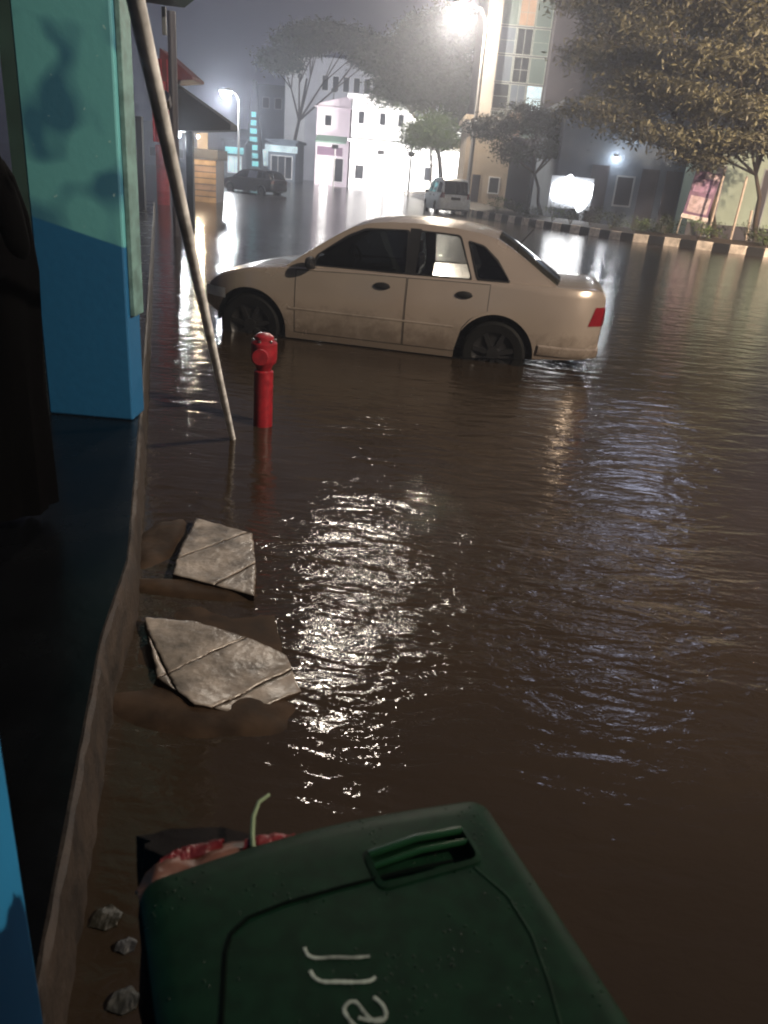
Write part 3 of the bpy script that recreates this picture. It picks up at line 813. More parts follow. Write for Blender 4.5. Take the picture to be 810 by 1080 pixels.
    # wheels
    for c in (wr, wf):
        for s in (1, -1):
            mb = MB(); q = .085
            mb.lathe([(rad*.66, -q), (rad*.9, -q), (rad*.975, -q*.8), (rad, -q*.45), (rad, q*.45), (rad*.975, q*.8), (rad*.9, q), (rad*.66, q*.9)], 40, axis='y')
            w_ = mb.build('wheel', M_tyre, t, smooth=True); w_.location = (c, s*(W0-.12), rad)
            mb = MB(); ss = 1 if s > 0 else -1
            mb.lathe([(rad*.67, ss*q*.8), (rad*.62, ss*q*.55), (rad*.45, ss*q*.35), (rad*.22, ss*q*.6), (rad*.2, ss*q*.85), (0, ss*q*.9)], 32, axis='y')
            for k in range(7):
                a = 2*math.pi*k/7+.2; u_ = Vector((math.cos(a), 0, math.sin(a))); v_ = Vector((-math.sin(a), 0, math.cos(a)))
                mb.obox(u_*rad*.40+Vector((0, ss*q*.62, 0)), (u_, v_, Vector((0, 1, 0))), (rad*.24, .022, .014))
            r_ = mb.build('rim', P.get('rim', M_rimdark), w_, smooth=True)
    # interior
    if lod:
        mb = MB(); zf_ = zb(1.8)
        mb.box(.9, 3.0, -W0+.14, W0-.14, .25, .34)
        for s in (-1, 1):
            mb.box(1.98, 2.12, s*.36-.23, s*.36+.23, .45, zf_+.12); mb.box(2.0, 2.07, s*.36-.11, s*.36+.11, zf_+.13, zf_+.27)
            mb.box(2.1, 2.6, s*.36-.24, s*.36+.24, .35, .55)
        mb.box(1.12, 1.28, -.58, .58, .45, zf_-.06); mb.box(2.85, 3.1, -.62, .62, .6, zf_-.02)
        mb.build('seats', M_int, body, bevel=.03)
        sw = MB(); sw.tube([(2.72+.06*math.cos(2*math.pi*k/20), .36*-1+.18*math.sin(2*math.pi*k/20), zf_-.02+.17*math.cos(2*math.pi*k/20)) for k in range(21)], .014, 8, cap=False)
        sw.build('steering_wheel', M_black, body, smooth=True)
    return body
sedan = dict(L=4.16, W=.835, wr=1.02, wf=3.60, rad=.33, bz=.085,
    zb=[(0, .88), (.04, .92), (.12, .945), (.5, .94), (1.2, .925), (2.2, .905), (3.1, .875), (3.6, .82), (3.9, .75), (4.05, .67), (4.12, .60), (4.16, .55)],
    zl=[(0, .34), (.1, .29), (.5, .26), (.9, .20), (1.4, .165), (3.2, .165), (3.9, .30), (4.16, .40)],
    gh=[(.44, .925), (.62, 1.035), (.80, 1.15), (.97, 1.25), (1.12, 1.325), (1.3, 1.368), (1.55, 1.395), (1.9, 1.405), (2.2, 1.392), (2.42, 1.362), (2.56, 1.318), (2.75, 1.21), (2.97, 1.065), (3.22, .885)],
    roof=(4, 10),
    wins=[[(2.93, .925), (2.90, 1.03), (2.62, 1.215), (2.45, 1.295), (2.02, 1.33), (1.98, .935)], [(1.90, .94), (1.90, 1.33), (1.50, 1.318), (1.33, .945)], [(1.26, .955), (1.40, 1.285), (1.24, 1.245), (1.09, 1.12), (.95, .96)]],
    bp=(1.885, 1.995), bpz=1.345, doors=[(2.00, 3.08, 2.24), (1.36, 1.93, 1.50)], hz=.80, mirror=2.93, tail=(.62, .80), head=(.50, .60), pz=.62)
sedan['doors'] = [(1.965, 3.10, 2.20), (1.13, 1.945, 1.37)]
sedan['glasses'] = [M_windark, M_winglass, M_windark]
t = thing('parked_sedan', 'champagne beige four door saloon car standing in the flood water beyond the hydrant', 'car', (2.17, 8.78, RN-.03), math.pi-R(9.0)); t.scale = (1.04,)*3
sb = car(t, sedan, M_champ, M_windark)
MB().tube([(.93, .0, 1.24), (.90, 0, 1.29), (.80, 0, 1.42)], .006, 6).build('antenna', M_black, sb)

mpv = dict(L=4.2, W=.84, wr=.85, wf=3.4, rad=.31,
    zb=[(0, .98), (.1, 1.02), (2.5, 1.0), (3.2, .98), (3.7, .90), (4.05, .78), (4.2, .62)], zl=[(0, .36), (.5, .26), (3.6, .24), (4.2, .32)],
    gh=[(.02, 1.0), (.06, 1.2), (.12, 1.45), (.20, 1.60), (.4, 1.69), (1.2, 1.74), (2.0, 1.73), (2.5, 1.68), (2.75, 1.58), (3.1, 1.25), (3.35, .98)], roof=(3, 8), tumble=.22, rc=.03,
    wins=[[(.22, 1.08), (.3, 1.5), (1.1, 1.58), (1.15, 1.07)], [(1.25, 1.07), (1.22, 1.58), (2.0, 1.58), (2.05, 1.06)], [(2.15, 1.05), (2.12, 1.58), (2.55, 1.54), (3.05, 1.06)]],
    doors=[(2.1, 3.0, 2.25), (1.25, 2.06, 1.4)], mirror=2.9, tail=(.85, 1.1), head=(.62, .8), pz=.78, hz=.92, rim=M_chrome)
p = gz(468, 226); 
t = thing('parked_minivan', 'white people carrier parked by the striped kerb with its tailgate towards us', 'van', (p.x+.55, p.y+.3, RZ), R(90+10)); t.scale = (1.08,)*3
car(t, mpv, M_cwhite, M_windark, 0)
hatch = dict(sedan); hatch = dict(L=4.0, W=.83, wr=.8, wf=3.25, rad=.3,
    zb=[(0, .90), (.08, .94), (2.5, .92), (3.1, .90), (3.5, .84), (3.85, .72), (4.0, .58)], zl=[(0, .34), (.5, .24), (3.5, .22), (4.0, .30)],
    gh=[(.1, .93), (.25, 1.12), (.42, 1.3), (.6, 1.38), (1.2, 1.45), (1.9, 1.45), (2.35, 1.38), (2.6, 1.26), (3.1, .9)], roof=(3, 6), tumble=.3,
    wins=[[(.45, 1.0), (.62, 1.28), (1.1, 1.34), (1.12, .98)], [(1.2, .98), (1.2, 1.35), (1.85, 1.36), (1.9, .98)], [(2.0, .98), (1.97, 1.36), (2.3, 1.3), (2.85, .97)]],
    doors=[(1.95, 2.9, 2.1), (1.15, 1.9, 1.3)], mirror=2.75, tail=(.72, .92), head=(.56, .72), pz=.66, hz=.83)
p = gz(265, 204)
t = thing('parked_hatchback', 'dark hatchback standing on the wet road past the plank stall', 'car', (p.x-.3, p.y+1.0, RZ), R(180-35)); 
t.location = (p.x+1.6, p.y+.6, RZ); t.rotation_euler.z = R(180-30)
car(t, hatch, M_cdark, M_windark, 0)
p = gz(328, 190)
t = thing('distant_car', 'small white car far away in front of the pink building', 'car', (p.x+1.8, p.y, RZ), R(168)); t.location.z = RZ
car(t, hatch, M_cwhite, M_windark, 0)
# ------------------------------------------------------------------ median kerb, bed
kp = [gz(1010, 286), gz(900, 281), gz(795, 270), gz(659, 254), gz(575, 241), gz(500, 228.5), gz(455, 213), gz(425, 204)]
def resample(P, step):
    out = [P[0].copy()]; acc = 0
    for a, b in zip(P, P[1:]):
        L_ = (b-a).length; d = 0
        while acc+(L_-d) >= step:
            d += step-acc; out.append(a.lerp(b, d/L_)); acc = 0
        acc += L_-d
    return out
rk = resample(kp, .62)
KZ = .31
mb = MB()
for i in range(len(rk)-1):
    a, b = rk[i], rk[i+1]; d = (b-a).normalized(); nn = Vector((-d.y, d.x, 0)); nn = nn if nn.y > 0 else -nn
    a2 = a+d*.012; b2 = b-d*.012
    mb.prism([Vector((a2.x, a2.y, RZ)), Vector((b2.x, b2.y, RZ)), Vector((b2.x, b2.y, KZ))+nn*.03, Vector((a2.x, a2.y, KZ))+nn*.03], nn*.18, i % 2)
o = mb.build('median_kerb', [M_wpaint, M_bpaint], bevel=.015, weld=False); tag(o, kind='structure')
mb = MB(); bed_rows = []
for i in range(0, len(rk), 3):
    a = rk[i]; b = rk[min(i+3, len(rk)-1)]; d = (b-a) if (b-a).length > 0 else (a-rk[i-3]); d = d.normalized(); nn = Vector((-d.y, d.x, 0)); nn = nn if nn.y > 0 else -nn
    bed_rows.append([(a+nn*w_).to_tuple()[:2]+(z_,) for w_, z_ in ((.15, RZ), (.18, KZ-.06), (1.2, KZ+.1), (2.4, KZ+.08), (3.2, KZ), (3.22, RZ))])
o = MB().grid(bed_rows).build('planting_bed', M_soil, smooth=True); tag(o, kind='structure')
# ------------------------------------------------------------------ vegetation
def leaves(mb, blobs, n, size, seed, mi=0, droop=.3):
    rnd = random.Random(seed)
    tot = sum(b[1][0]*b[1][2] for b in blobs)
    for (c, r) in blobs:
        k = int(n*r[0]*r[2]/tot)
        clumps = []
        for _ in range(max(4, k//28)):
            while 1:
                q = Vector((rnd.uniform(-1, 1), rnd.uniform(-1, 1), rnd.uniform(-1, 1)))
                if .25 < q.length < 1: break
            clumps.append(Vector((c[0]+q.x*r[0], c[1]+q.y*r[1], c[2]+q.z*r[2])))
        for _ in range(k):
            cc = rnd.choice(clumps); sp_ = size*2.6
            p = cc+Vector((rnd.gauss(0, sp_), rnd.gauss(0, sp_), rnd.gauss(0, sp_*.5)))
            a = Vector((rnd.gauss(0, 1), rnd.gauss(0, 1), rnd.gauss(-droop, .45))).normalized()
            b = a.cross(Vector((rnd.gauss(0, .6), rnd.gauss(0, .6), 1))).normalized()
            s_ = size*rnd.uniform(.6, 1.3)
            mb.add([p, p+a*s_+b*s_*.32, p+a*s_*2, p+a*s_-b*s_*.32], [(0, 1, 2, 3)], mi)
def tree(name, label, base, crown_c, blobs, n, size, mat, seed, group=None, tr=.14, cat='tree'):
    t = thing(name, label, cat, (0, 0, 0), 0, group); t.location = base
    rnd = random.Random(seed); B = Vector(base)
    cc = Vector(crown_c)-B
    mb = MB(); pts = [Vector((0, 0, 0))]
    for k in range(1, 6): pts.append(cc*(k/6)+Vector((rnd.uniform(-.15, .15), rnd.uniform(-.15, .15), 0)))
    mb.tube(pts, [tr*(1-.12*i) for i in range(6)], 10)
    for (c, r) in blobs:
        q = Vector(c)-B; m_ = pts[3].lerp(q, .5)+Vector((rnd.uniform(-.3, .3), 0, rnd.uniform(-.2, .3)))
        mb.tube([pts[3], m_, q], [tr*.5, tr*.3, tr*.1], 7)
        for _ in range(3):
            e = q+Vector((rnd.uniform(-1, 1)*r[0], rnd.uniform(-1, 1)*r[1], rnd.uniform(-.5, 1)*r[2])); mb.tube([m_, m_.lerp(e, .6)+Vector((0, 0, .1)), e], [tr*.28, tr*.15, tr*.05], 5)
    mb.build('trunk', M_trunk, t, smooth=True, weld=False)
    lb = MB(); leaves(lb, [(Vector(c)-B, r) for c, r in blobs], n, size, seed)
    lb.build('crown', mat, t, weld=False)
    return t
def B(px, py, Y, rx, rz, ry=None): return (at(px, py, Y), (rx, ry or rx*.8, rz))
def gb(px, py, Y): p = at(px, py, Y); return (p.x, p.y, KZ-.05)
# big warm-lit tree(s) at the right
Y = 33
tree('street_tree', 'large spreading tree with tan lit leaves at the right, its trunk beside the banner', gb(757, 240, 35), at(735, 90, 34),
     [B(640, 60, 35, 1.9, .45), B(668, 30, 35, 2.0, .40), B(690, 92, 34, 2.3, .42), B(745, 62, 33, 2.4, .45), B(640, 118, 34, 1.9, .30), B(700, 140, 33, 2.0, .28), B(760, 112, 33, 2.3, .38), B(815, 75, 33, 2.0, .42), B(720, 12, 35, 2.6, .45), B(800, 20, 34, 2.3, .42), B(630, 0, 36, 1.9, .4), B(790, 150, 32.5, 1.8, .25), B(735, 165, 33, 1.3, .2), B(840, 130, 33, 2, .4)],
     52000, .12, M_leafwarm, 11, tr=.17)
tree('street_tree', 'dark leaved tree at the far right edge with two thin trunks', gb(800, 240, 37), at(805, 110, 37),
     [B(690, 95, 37.5, 1.8, .8), B(800, 150, 37, 1.9, .5), B(740, 150, 37.5, 1.6, .5), B(830, 90, 37, 2.0, 1.2), B(850, 30, 37, 2.2, 1.2), B(770, 20, 38, 2.2, 1)],
     26000, .11, M_leafdark, 12, tr=.12)
tree('street_tree', 'low dark tree in front of the lower storeys of the glass tower', gb(572, 220, 45), at(560, 140, 47),
     [B(520, 135, 48, 1.5, .6), B(555, 125, 47, 1.7, .7), B(600, 135, 46, 1.7, .7), B(590, 155, 45.5, 1.5, .5), B(545, 160, 46.5, 1.2, .5), B(625, 120, 46, 1.6, .8)],
     22000, .11, M_leafdark, 13, tr=.11)
tree('shade_tree', 'tall hazy brownish tree rising behind the street lamp and the white building', (at(470, 205, 74).x, 74, 0), at(450, 80, 74),
     [B(420, 60, 76, 2.8, 1.8), B(455, 45, 75, 3.0, 2.0), B(480, 85, 74, 2.6, 1.8), B(445, 95, 74, 2.6, 1.5), B(415, 95, 76, 1.8, 1.2), B(495, 120, 73, 1.8, 1.4), B(478, 30, 75, 2.5, 1.6)],
     46000, .22, M_leafdark, 14, tr=.25)
tree('small_tree', 'small bright green tree lit in front of the white shop row', (at(455, 196, 66).x, 66, 0), at(452, 140, 66),
     [B(438, 143, 66, 1.3, .9), B(457, 138, 66, 1.7, 1.2), B(470, 148, 66, 1.1, .7)], 12000, .14, M_leafgreen, 15, tr=.1)
tree('shade_tree', 'dark wide tree whose crown stands above the roof of the grey block', (at(302, 190, 96).x, 96, 0), at(330, 60, 96),
     [B(318, 44, 96, 2.6, .9), B(340, 36, 97, 3.2, .9), B(370, 42, 97, 2.8, .8), B(296, 62, 95, 1.8, .9), B(395, 60, 97, 2.4, 1.0)], 34000, .26, M_leafdark, 16, tr=.25)
# shrubs on the bed, one by one
rnd = random.Random(5)
shp = [(645, 232), (668, 226), (690, 233), (713, 231), (735, 236), (765, 240), (788, 243), (808, 244), (622, 230), (602, 226), (580, 222), (560, 220), (541, 215), (522, 212)]
looks = ['low dark shrub', 'rounded leafy shrub', 'sparse spiky shrub']
where = ['left of the banner, third shrub towards it', 'left of the banner, second shrub towards it', 'just left of the banner', 'directly below the banner', 'just right of the banner', 'at the foot of the big tree', 'between the two trees at the right', 'at the right edge of the photo',
         'just right of the white light sign', 'below the white light sign', 'just left of the white light sign', 'below the low dark tree', 'between the glass tower and the saloon roof', 'nearest to the lamp post']
for i, (px, py) in enumerate(shp):
    # on the bed: find kerb point with same azimuth
    d = ray(px, py); best = min(rk, key=lambda q: abs(q.x/q.y-d[0]/d[1]))
    base = best+best.normalized()*rnd.uniform(.7, 1.5); base.z = KZ+.02
    lb = MB(); hh = rnd.uniform(.3, .5)
    leaves(lb, [(Vector((0, 0, hh*.9)), (.5, .45, hh*.7)), (Vector((.25, .1, hh*.6)), (.4, .4, hh*.5))], 500, .055, i+40, droop=-.4)
    t = thing('shrub', looks[i % 3]+' on the planting bed '+where[i], 'shrub', base, 0, 'shrubs on the planting bed')
    mb = MB()
    for k in range(5): mb.tube([(0, 0, -.05), (rnd.uniform(-.3, .3), rnd.uniform(-.2, .2), hh)], [.012, .005], 5)
    mb.build('stem', M_trunk, t, weld=False); lb.build('foliage', [M_leafdark, M_leafgreen, M_leafdark][i % 3], t, weld=False)
# stakes and banner
M_stake = pmat('pale_stake', (.36, .30, .25), .6)
for (px0, py0, px1, py1, lab) in ((748, 241, 765, 178, 'pale leaning stake just right of the banner'), (772, 246, 788, 186, 'thin pale stake leaning between banner and edge, second from the banner'), (786, 256, 793, 222, 'short pale post standing near the right edge of the bed')):
    b_ = at(px0, py0, 33.5); e_ = at(px1, py1, 33.7); b_.z = KZ-.1
    o = MB().tube([b_, e_], .05, 8).build('stake', M_stake); tag(o, lab, 'stake', 'stakes on the planting bed')
def quadat(mb, px0, px1, py0, py1, Y, th=.03, mi=None):
    a, b, c, d = at(px0, py1, Y), at(px1, py1, Y), at(px1, py0, Y), at(px0, py0, Y)
    x0, x1 = (a.x+d.x)/2, (b.x+c.x)/2; z0, z1 = (a.z+b.z)/2, (c.z+d.z)/2
    mb.box(x0, x1, Y, Y+th, z0, z1, mi); return x0, x1, z0, z1
M_ban1 = pmat('purple_banner_print', (.11, .05, .11), .5, scale=2, var=.3)
M_ban2 = pmat('pinkish_banner_print', (.34, .26, .29), .5, scale=6, var=.35)
M_ban3 = pmat('white_banner_strip', (.52, .46, .44), .5)
Yb = 34.2
c = at(738, 195, Yb)
t = thing('banner_stand', 'tall purple and white banner on a leaning frame behind the striped kerb', 'banner', (c.x, Yb, KZ-.05)); t.rotation_euler = (0, R(6), 0)
MB().box(-.52, .52, 0, .03, .75, 2.55).build('panel', M_ban1, t)
MB().box(-.42, .42, -.012, -.002, 1.0, 1.62).build('print_block', M_ban2, t)
MB().box(-.42, .42, -.012, -.002, 1.78, 2.12).build('print_block', pmat('mauve_print', (.20, .11, .20), .5, scale=8, var=.5), t)
MB().box(-.1, .5, -.012, -.002, 2.3, 2.5).build('print_block', M_ban2, t)
MB().box(-.56, .56, -.014, -.002, .74, .90).build('print_strip', M_ban3, t)
for s in (-1, 1): MB().tube([(s*.5, .05, 0), (s*.5, .05, 2.58)], .025, 8).build('leg', M_stake, t)
# ------------------------------------------------------------------ buildings
def facade_px(px, py, Y, zref=None): return at(px, py, Y)
def building(name, label, pxl, pxr, pyt, Y, mat, depth=10, pref=150, roofmat=None, roofover=.25, roofh=.3):
    """box whose front stands at Y between two picture columns, rising to pyt"""
    a = at(pxl, pref, Y); b = at(pxr, pref, Y); z1 = at((pxl+pxr)/2, pyt, Y).z
    w_ = b.x-a.x
    t = thing(name, label, 'building', (a.x, Y, 0))
    MB().box(0, w_, 0, depth, RZ-.02, z1).build('wall', mat, t)
    MB().box(-roofover, w_+roofover, -roofover, depth+.2, z1+.002, z1+roofh).build('roof', roofmat or mat, t)
    return t, w_, z1
def win(t, x0, x1, z0, z1, pane, frame=None, fr=.08, nm='window', y=0, mull=0, trans=0):
    mb = MB(); y0 = y-.05
    mb.box(x0, x0+fr, y0, y-.002, z0, z1); mb.box(x1-fr, x1, y0, y-.002, z0, z1)
    mb.box(x0+fr, x1-fr, y0, y-.002, z0, z0+fr); mb.box(x0+fr, x1-fr, y0, y-.002, z1-fr, z1)
    for k in range(mull): xm = x0+(x1-x0)*(k+1)/(mull+1); mb.box(xm-fr*.3, xm+fr*.3, y0+.005, y-.002, z0+fr, z1-fr)
    for k in range(trans): zm = z0+(z1-z0)*(k+1)/(trans+1); mb.box(x0+fr, x1-fr, y0+.008, y-.002, zm-fr*.3, zm+fr*.3)
    w_ = mb.build(nm, frame or M_grey, t, weld=False)
    MB().box(x0+fr, x1-fr, y-.02, y-.002, z0+fr, z1-fr).build('pane', pane, w_); return w_
E_white = emat('shop_light_white', (1, .97, .93), 9, .35, .6)
E_white2 = emat('lit_glass_cool', (.75, .95, 1), 1.0, .4, .8)
E_teal = emat('teal_tube_light', (.35, .95, 1), .9, .5, .7)
E_green = emat('lit_glass_greenish', (.45, .62, .58), .08, .5, .5)
E_blue = emat('lit_glass_bluish', (.38, .48, .62), .11, .5, .5)
E_orange = emat('lit_glass_orange', (1, .62, .40), .26, .35, .9)
E_sign = emat('sign_light', (.97, .98, 1), 9)
E_led = emat('blue_display', (.64, .70, .95), 7, .6, .25)
E_warm = emat('warm_window', (1, .72, .45), 3)
M_blockgrey = pmat('pale_grey_plaster', (.55, .55, .58), .8, var=.12, scale=.5)
# 1 grey block far left-centre
t, w_, z1 = building('grey_block', 'tall pale grey concrete block behind the pink and white buildings', 300, 392, 64, 112, M_blockgrey, 14)
for k in range(6):
    for r_ in range(3): win(t, 4.6+k*1.35, 5.5+k*1.35, z1-3.4-r_*3.2, z1-1.6-r_*3.2, M_dglass, M_white)
MB().box(-.02, 2.6, -.35, -.002, 0, z1+1).build('corner_tower', M_white, t)
t, w_, z1 = building('side_block', 'low dim bluish block left of the grey concrete block', 270, 299, 92, 118, M_bluegrey, 12)
for k in range(3): win(t, .8+k*1.7, 1.8+k*1.7, z1-2.6, z1-1.2, M_dglass)
win(t, .6, w_-.5, 1.2, 3.4, E_white2, M_white, .1, 'shop_window', mull=2)
# 2 pink building with slanted parapet
t, w_, z1 = building('pink_building', 'floodlit pale pink building with a slanted parapet and a striped awning', 333, 368, 114, 88, M_pink, 9, roofh=.12)
MB().prism([(0, .0, z1+.13), (w_, 0, z1+.13), (w_, 0, z1+1.3), (.2, 0, z1+.35)], (0, .3, 0)).build('parapet', M_pink, t)
M_awn = pmat('green_awning', (.20, .34, .26), .6); M_mag = pmat('magenta_sign', (.17, .09, .15), .5)
zc = at(350, 150, 88).z
MB().prism([(.1, -.02, zc+.6), (.1, -1.3, zc), (.1, -1.3, zc-.12), (.1, -.02, zc+.45)], (w_-.3, 0, 0)).build('awning', M_awn, t)
MB().box(.2, w_-.6, -.06, -.002, zc-1.25, zc-.45).build('sign_board', M_mag, t)
win(t, .5, 1.5, .1, zc-1.4, E_white, M_white, .1, 'door'); win(t, 1.9, w_-.4, .4, zc-1.4, M_dglass, M_white, .1)
win(t, .8, 1.6, z1-1.7, z1-.6, M_dglass, M_white); 
# 3 white building
t, w_, z1 = building('white_building', 'brightest floodlit white building with a flat overhanging roof cornice', 370, 434, 106, 84, M_white, 9, roofover=.5, roofh=.35)
zc = at(400, 152, 84).z
MB().box(-.2, w_+.2, -1.2, -.004, zc, zc+.22).build('canopy', M_white, t)
for x in (.9, w_/2, w_-1.2): win(t, x-.35, x+.35, z1-2.2, z1-1.0, M_dglass, M_white)
win(t, .5, 1.5, .9, 2.3, M_dglass, M_white); win(t, 2.0, 3.4, .1, 2.7, E_white, M_white, .08, 'shop_window', mull=1); win(t, 3.7, w_-.3, .1, 2.7, E_white, M_white, .08, 'shop_window', mull=2)
# 4 shop row
t, w_, z1 = building('shop_row', 'low white shop row with glowing fronts behind the white van', 436, 500, 132, 80, M_white, 8, roofover=.2)
zc = at(465, 157, 80).z
M_yaw = pmat('tan_awning', (.42, .34, .22), .6)
MB().prism([(.0, -.02, zc+.9), (.0, -1.5, zc+.2), (.0, -1.5, zc+.05), (.0, -.02, zc+.7)], (w_, 0, 0)).build('awning', M_yaw, t)
for k in range(3): win(t, .2+k*w_/3, -.1+(k+1)*w_/3, .1, zc-.1, E_white if k else M_white, M_white, .08, 'shop_window', mull=1)
win(t, 1.2, 2.0, 1.3, 2.6, M_dglass, M_white, y=-.06)
# 5 beige gatehouse behind the lamp
t, w_, z1 = building('beige_building', 'beige plastered house front just right of the white van', 492, 540, 128, 58, M_beige, 8)
win(t, .6, 1.3, .2, 2.2, M_darkcol, M_beige, .07, 'door'); win(t, 1.8, 2.6, 1.0, 2.1, M_dglass, M_white)
M_tcol = pmat('tower_column_stone', (.25, .23, .21), .8, var=.2, scale=.5)
# 6 glass tower
Yt = 61
a = at(505, 100, Yt); b = at(612, 100, Yt)
t = thing('glass_tower', 'tall office tower with lit glass panels between a pale column and a thick dark column', 'building', (a.x, Yt, 0))
W_ = b.x-a.x+2.5; HT = 38
MB().box(0, W_, .6, 12, RZ-.02, HT).build('wall', M_darkcol, t)
MB().box(-.2, W_+.2, -.3, 12.2, HT+.002, HT+.6).build('roof', M_darkcol, t)
x1 = at(531, 100, Yt).x-a.x; x2 = at(573, 100, Yt).x-a.x; x3 = at(606, 100, Yt).x-a.x
MB().box(0, x1*.55, -.3, .598, 0, HT-.01).build('pale_column', M_tcol, t)
MB().box(x2+.05, x3+.2, -.6, .596, 0, HT-.01).build('dark_column', M_darkcol, t)
M_frame = pmat('pale_mullion', (.26, .29, .28), .4)
gp = [E_green, E_blue, M_dglass, E_orange]
rndw = random.Random(4)
lay = {0: [3, 0], 1: [0, 2], 2: [1, 1]}
for fl in range(19):
    z0 = 4.8+fl*1.7
    cols = 3; xw = (x2-x1*.58)/cols
    for k in range(cols):
        pn = [[E_green, E_orange, E_green], [E_blue, M_dglass, E_green], [M_dglass, E_blue, E_white2]][(fl*2+fl//3) % 3][k] if fl < 7 else rndw.choice([M_dglass, M_dglass, E_blue, M_dglass])
        win(t, x1*.58+k*xw+.02, x1*.58+(k+1)*xw-.02, z0, z0+1.62, pn, M_frame, .05, y=.59, trans=1 if (k+fl) % 2 else 0, mull=k % 2)
win(t, x3+8.0, x3+14.5, 24.5, 34.5, E_led, M_darkcol, .3, 'display_screen', y=.58)
MB().box(x3+.35, W_-.1, .3, .596, 4.4, 5.0).build('ledge', M_grey, t)
# extend wall right for display
MB().box(W_+.002, x3+16.5, .6, 11, RZ, HT-.5).build('side_wall', M_bluegrey, t)
# 7 right side blue grey hall
t, w_, z1 = building('blue_grey_hall', 'dim blue grey hall behind the planting bed, with dark doors and small lamps', 585, 728, 118, 44, M_bluegrey, 8, pref=200)
for x0, x1_ in ((.25, .38), (.62, .75), (.80, .92)): win(t, w_*x0, w_*x1_, .1, 3.0, M_darkcol, M_darkcol, .07, 'door')
win(t, w_*.44, w_*.58, 1.1, 2.6, M_dglass, M_grey)
t, w_, z1 = building('pale_green_hall', 'pale green rendered hall with tall openings at the right edge of the photo', 732, 900, 150, 42, M_palegreen, 8, pref=200)
for k in range(4): win(t, .9+k*2.3, 1.35+k*2.3, .1, 3.4, M_darkcol, M_grey, .05, 'door')
MB().box(0, w_, -.04, -.002, 0, .7).build('plinth', M_darkcol, t)
# 8 left far: teal light tower
c = at(267, 180, 100)
t = thing('light_tower', 'slim tower glowing teal at the far end of the road behind the dark hatchback', 'tower', (c.x, 100, 0))
zt = at(267, 84, 100).z
mb = MB(); mb.prism([(-1.1, 0, 0), (1.1, 0, 0), (.75, 0, zt*.4), (.5, 0, zt*.72), (.12, 0, zt), (-.12, 0, zt), (-.5, 0, zt*.72), (-.75, 0, zt*.4)], (0, 1.4, 0)); mb.build('shaft', M_bluegrey, t, bevel=.05)
for k in range(7): MB().box(-.62+.06*k, .62-.06*k, -.12, -.004, 1.2+k*zt*.085, 1.2+k*zt*.085+.55).build('light_panel', E_teal, t)
t, w_, z1 = building('corner_shop', 'low bluish shop with a glowing canopy left of the grey block', 283, 312, 150, 92, M_bluegrey, 7)
MB().box(-.2, w_+.2, -.9, -.004, z1-1.0, z1-.35).build('lit_canopy', E_white2, t)
win(t, .3, w_-.3, .2, z1-1.3, M_dglass, M_white, .08, 'shop_window', mull=2)
t, w_, z1 = building('far_shop', 'low teal lit shop between the plank stall and the slim tower', 236, 259, 150, 96, M_bluegrey, 7)
MB().box(.2, w_-.2, -.2, -.004, z1-1.2, z1-.5).build('lit_sign', E_teal, t); win(t, .4, w_-.4, .3, z1-1.4, E_white2, M_white, .08, 'shop_window', mull=1)
# backdrop houses further away (dim)
t, w_, z1 = building('far_terrace', 'dim terrace roofline closing the far end of the road', 150, 282, 135, 128, M_bluegrey, 9)
for k in range(9): win(t, 1+k*2.1, 2.1+k*2.1, 1.2, 2.6, M_dglass)
# ------------------------------------------------------------------ light sign
c = at(600, 222, 40.5); 
t = thing('light_sign', 'blazing white illuminated sign box behind the striped kerb', 'sign', (c.x, 40.5, 0))
mb = MB(); hw_ = .98
z0 = at(600, 218, 40.5).z; z1 = at(600, 186, 40.5).z
mb.prism([(-hw_, 0, z0+.45), (-hw_*.8, 0, z0+.2), (.25, 0, z0+.15), (.45, 0, z0-.25), (.75, 0, z0), (hw_, 0, z0+.5), (hw_, 0, z1-.25), (.1, 0, z1-.15), (-.15, 0, z1+.1), (-.45, 0, z1-.1), (-hw_*.95, 0, z1-.35)], (0, .25, 0)); mb.build('lit_panel', E_sign, t, bevel=.02)
MB().box(-hw_-.05, hw_+.05, .252, .30, z0-.1, z1).build('back_plate', M_grey, t)
for s in (-.7, .7): MB().box(s-.06, s+.06, .30, .42, RZ, z1-.2).build('leg', M_grey, t)
# ------------------------------------------------------------------ left stalls
M_lampbody0 = pmat('bracket_metal', (.10, .11, .12), .5)
M_roofd = pmat('dark_awning_sheet', (.02, .018, .017), .6)
M_redaw = pmat('dark_red_sheet', (.13, .012, .012), .6)
Yk = 21.5
def PX(px, py, Y=Yk): return at(px, py, Y)
ppost = gz(200, 238); Yp = ppost.y
t = thing('market_stall', 'dark roofed roadside stall on a thick black post with red cloth sides', 'stall', (0, 0, 0))
a, b, c, d = PX(176, 83, Yp), PX(243, 131, Yp), PX(243, 137, Yp), PX(176, 139, Yp)
mb = MB(); mb.prism([a, b, c, d], (0, .9, 0)); mb.build('roof', M_roofd, t, bevel=.02)
pp = ppost; mb = MB(); mb.box(pp.x-.09, pp.x+.09, Yp+.1, Yp+.28, RZ, PX(200, 137, Yp).z+.02); mb.build('post', M_black, t, bevel=.01)
mb = MB(); mb.box(pp.x-1.6, pp.x-1.44, Yp+.7, Yp+.86, RZ, 2.6); mb.build('post', M_black, t)
a, b, c, d = PX(168, 50, Yp), PX(203, 81, Yp), PX(203, 84, Yp), PX(168, 86, Yp)
mb = MB(); mb.prism([a, b, c, d], (0, 1.2, 0)); mb.build('upper_roof', M_redaw, t, bevel=.02)
mb = MB(); rows = []
x0, x1 = PX(160, 110, Yp).x, PX(181, 110, Yp).x
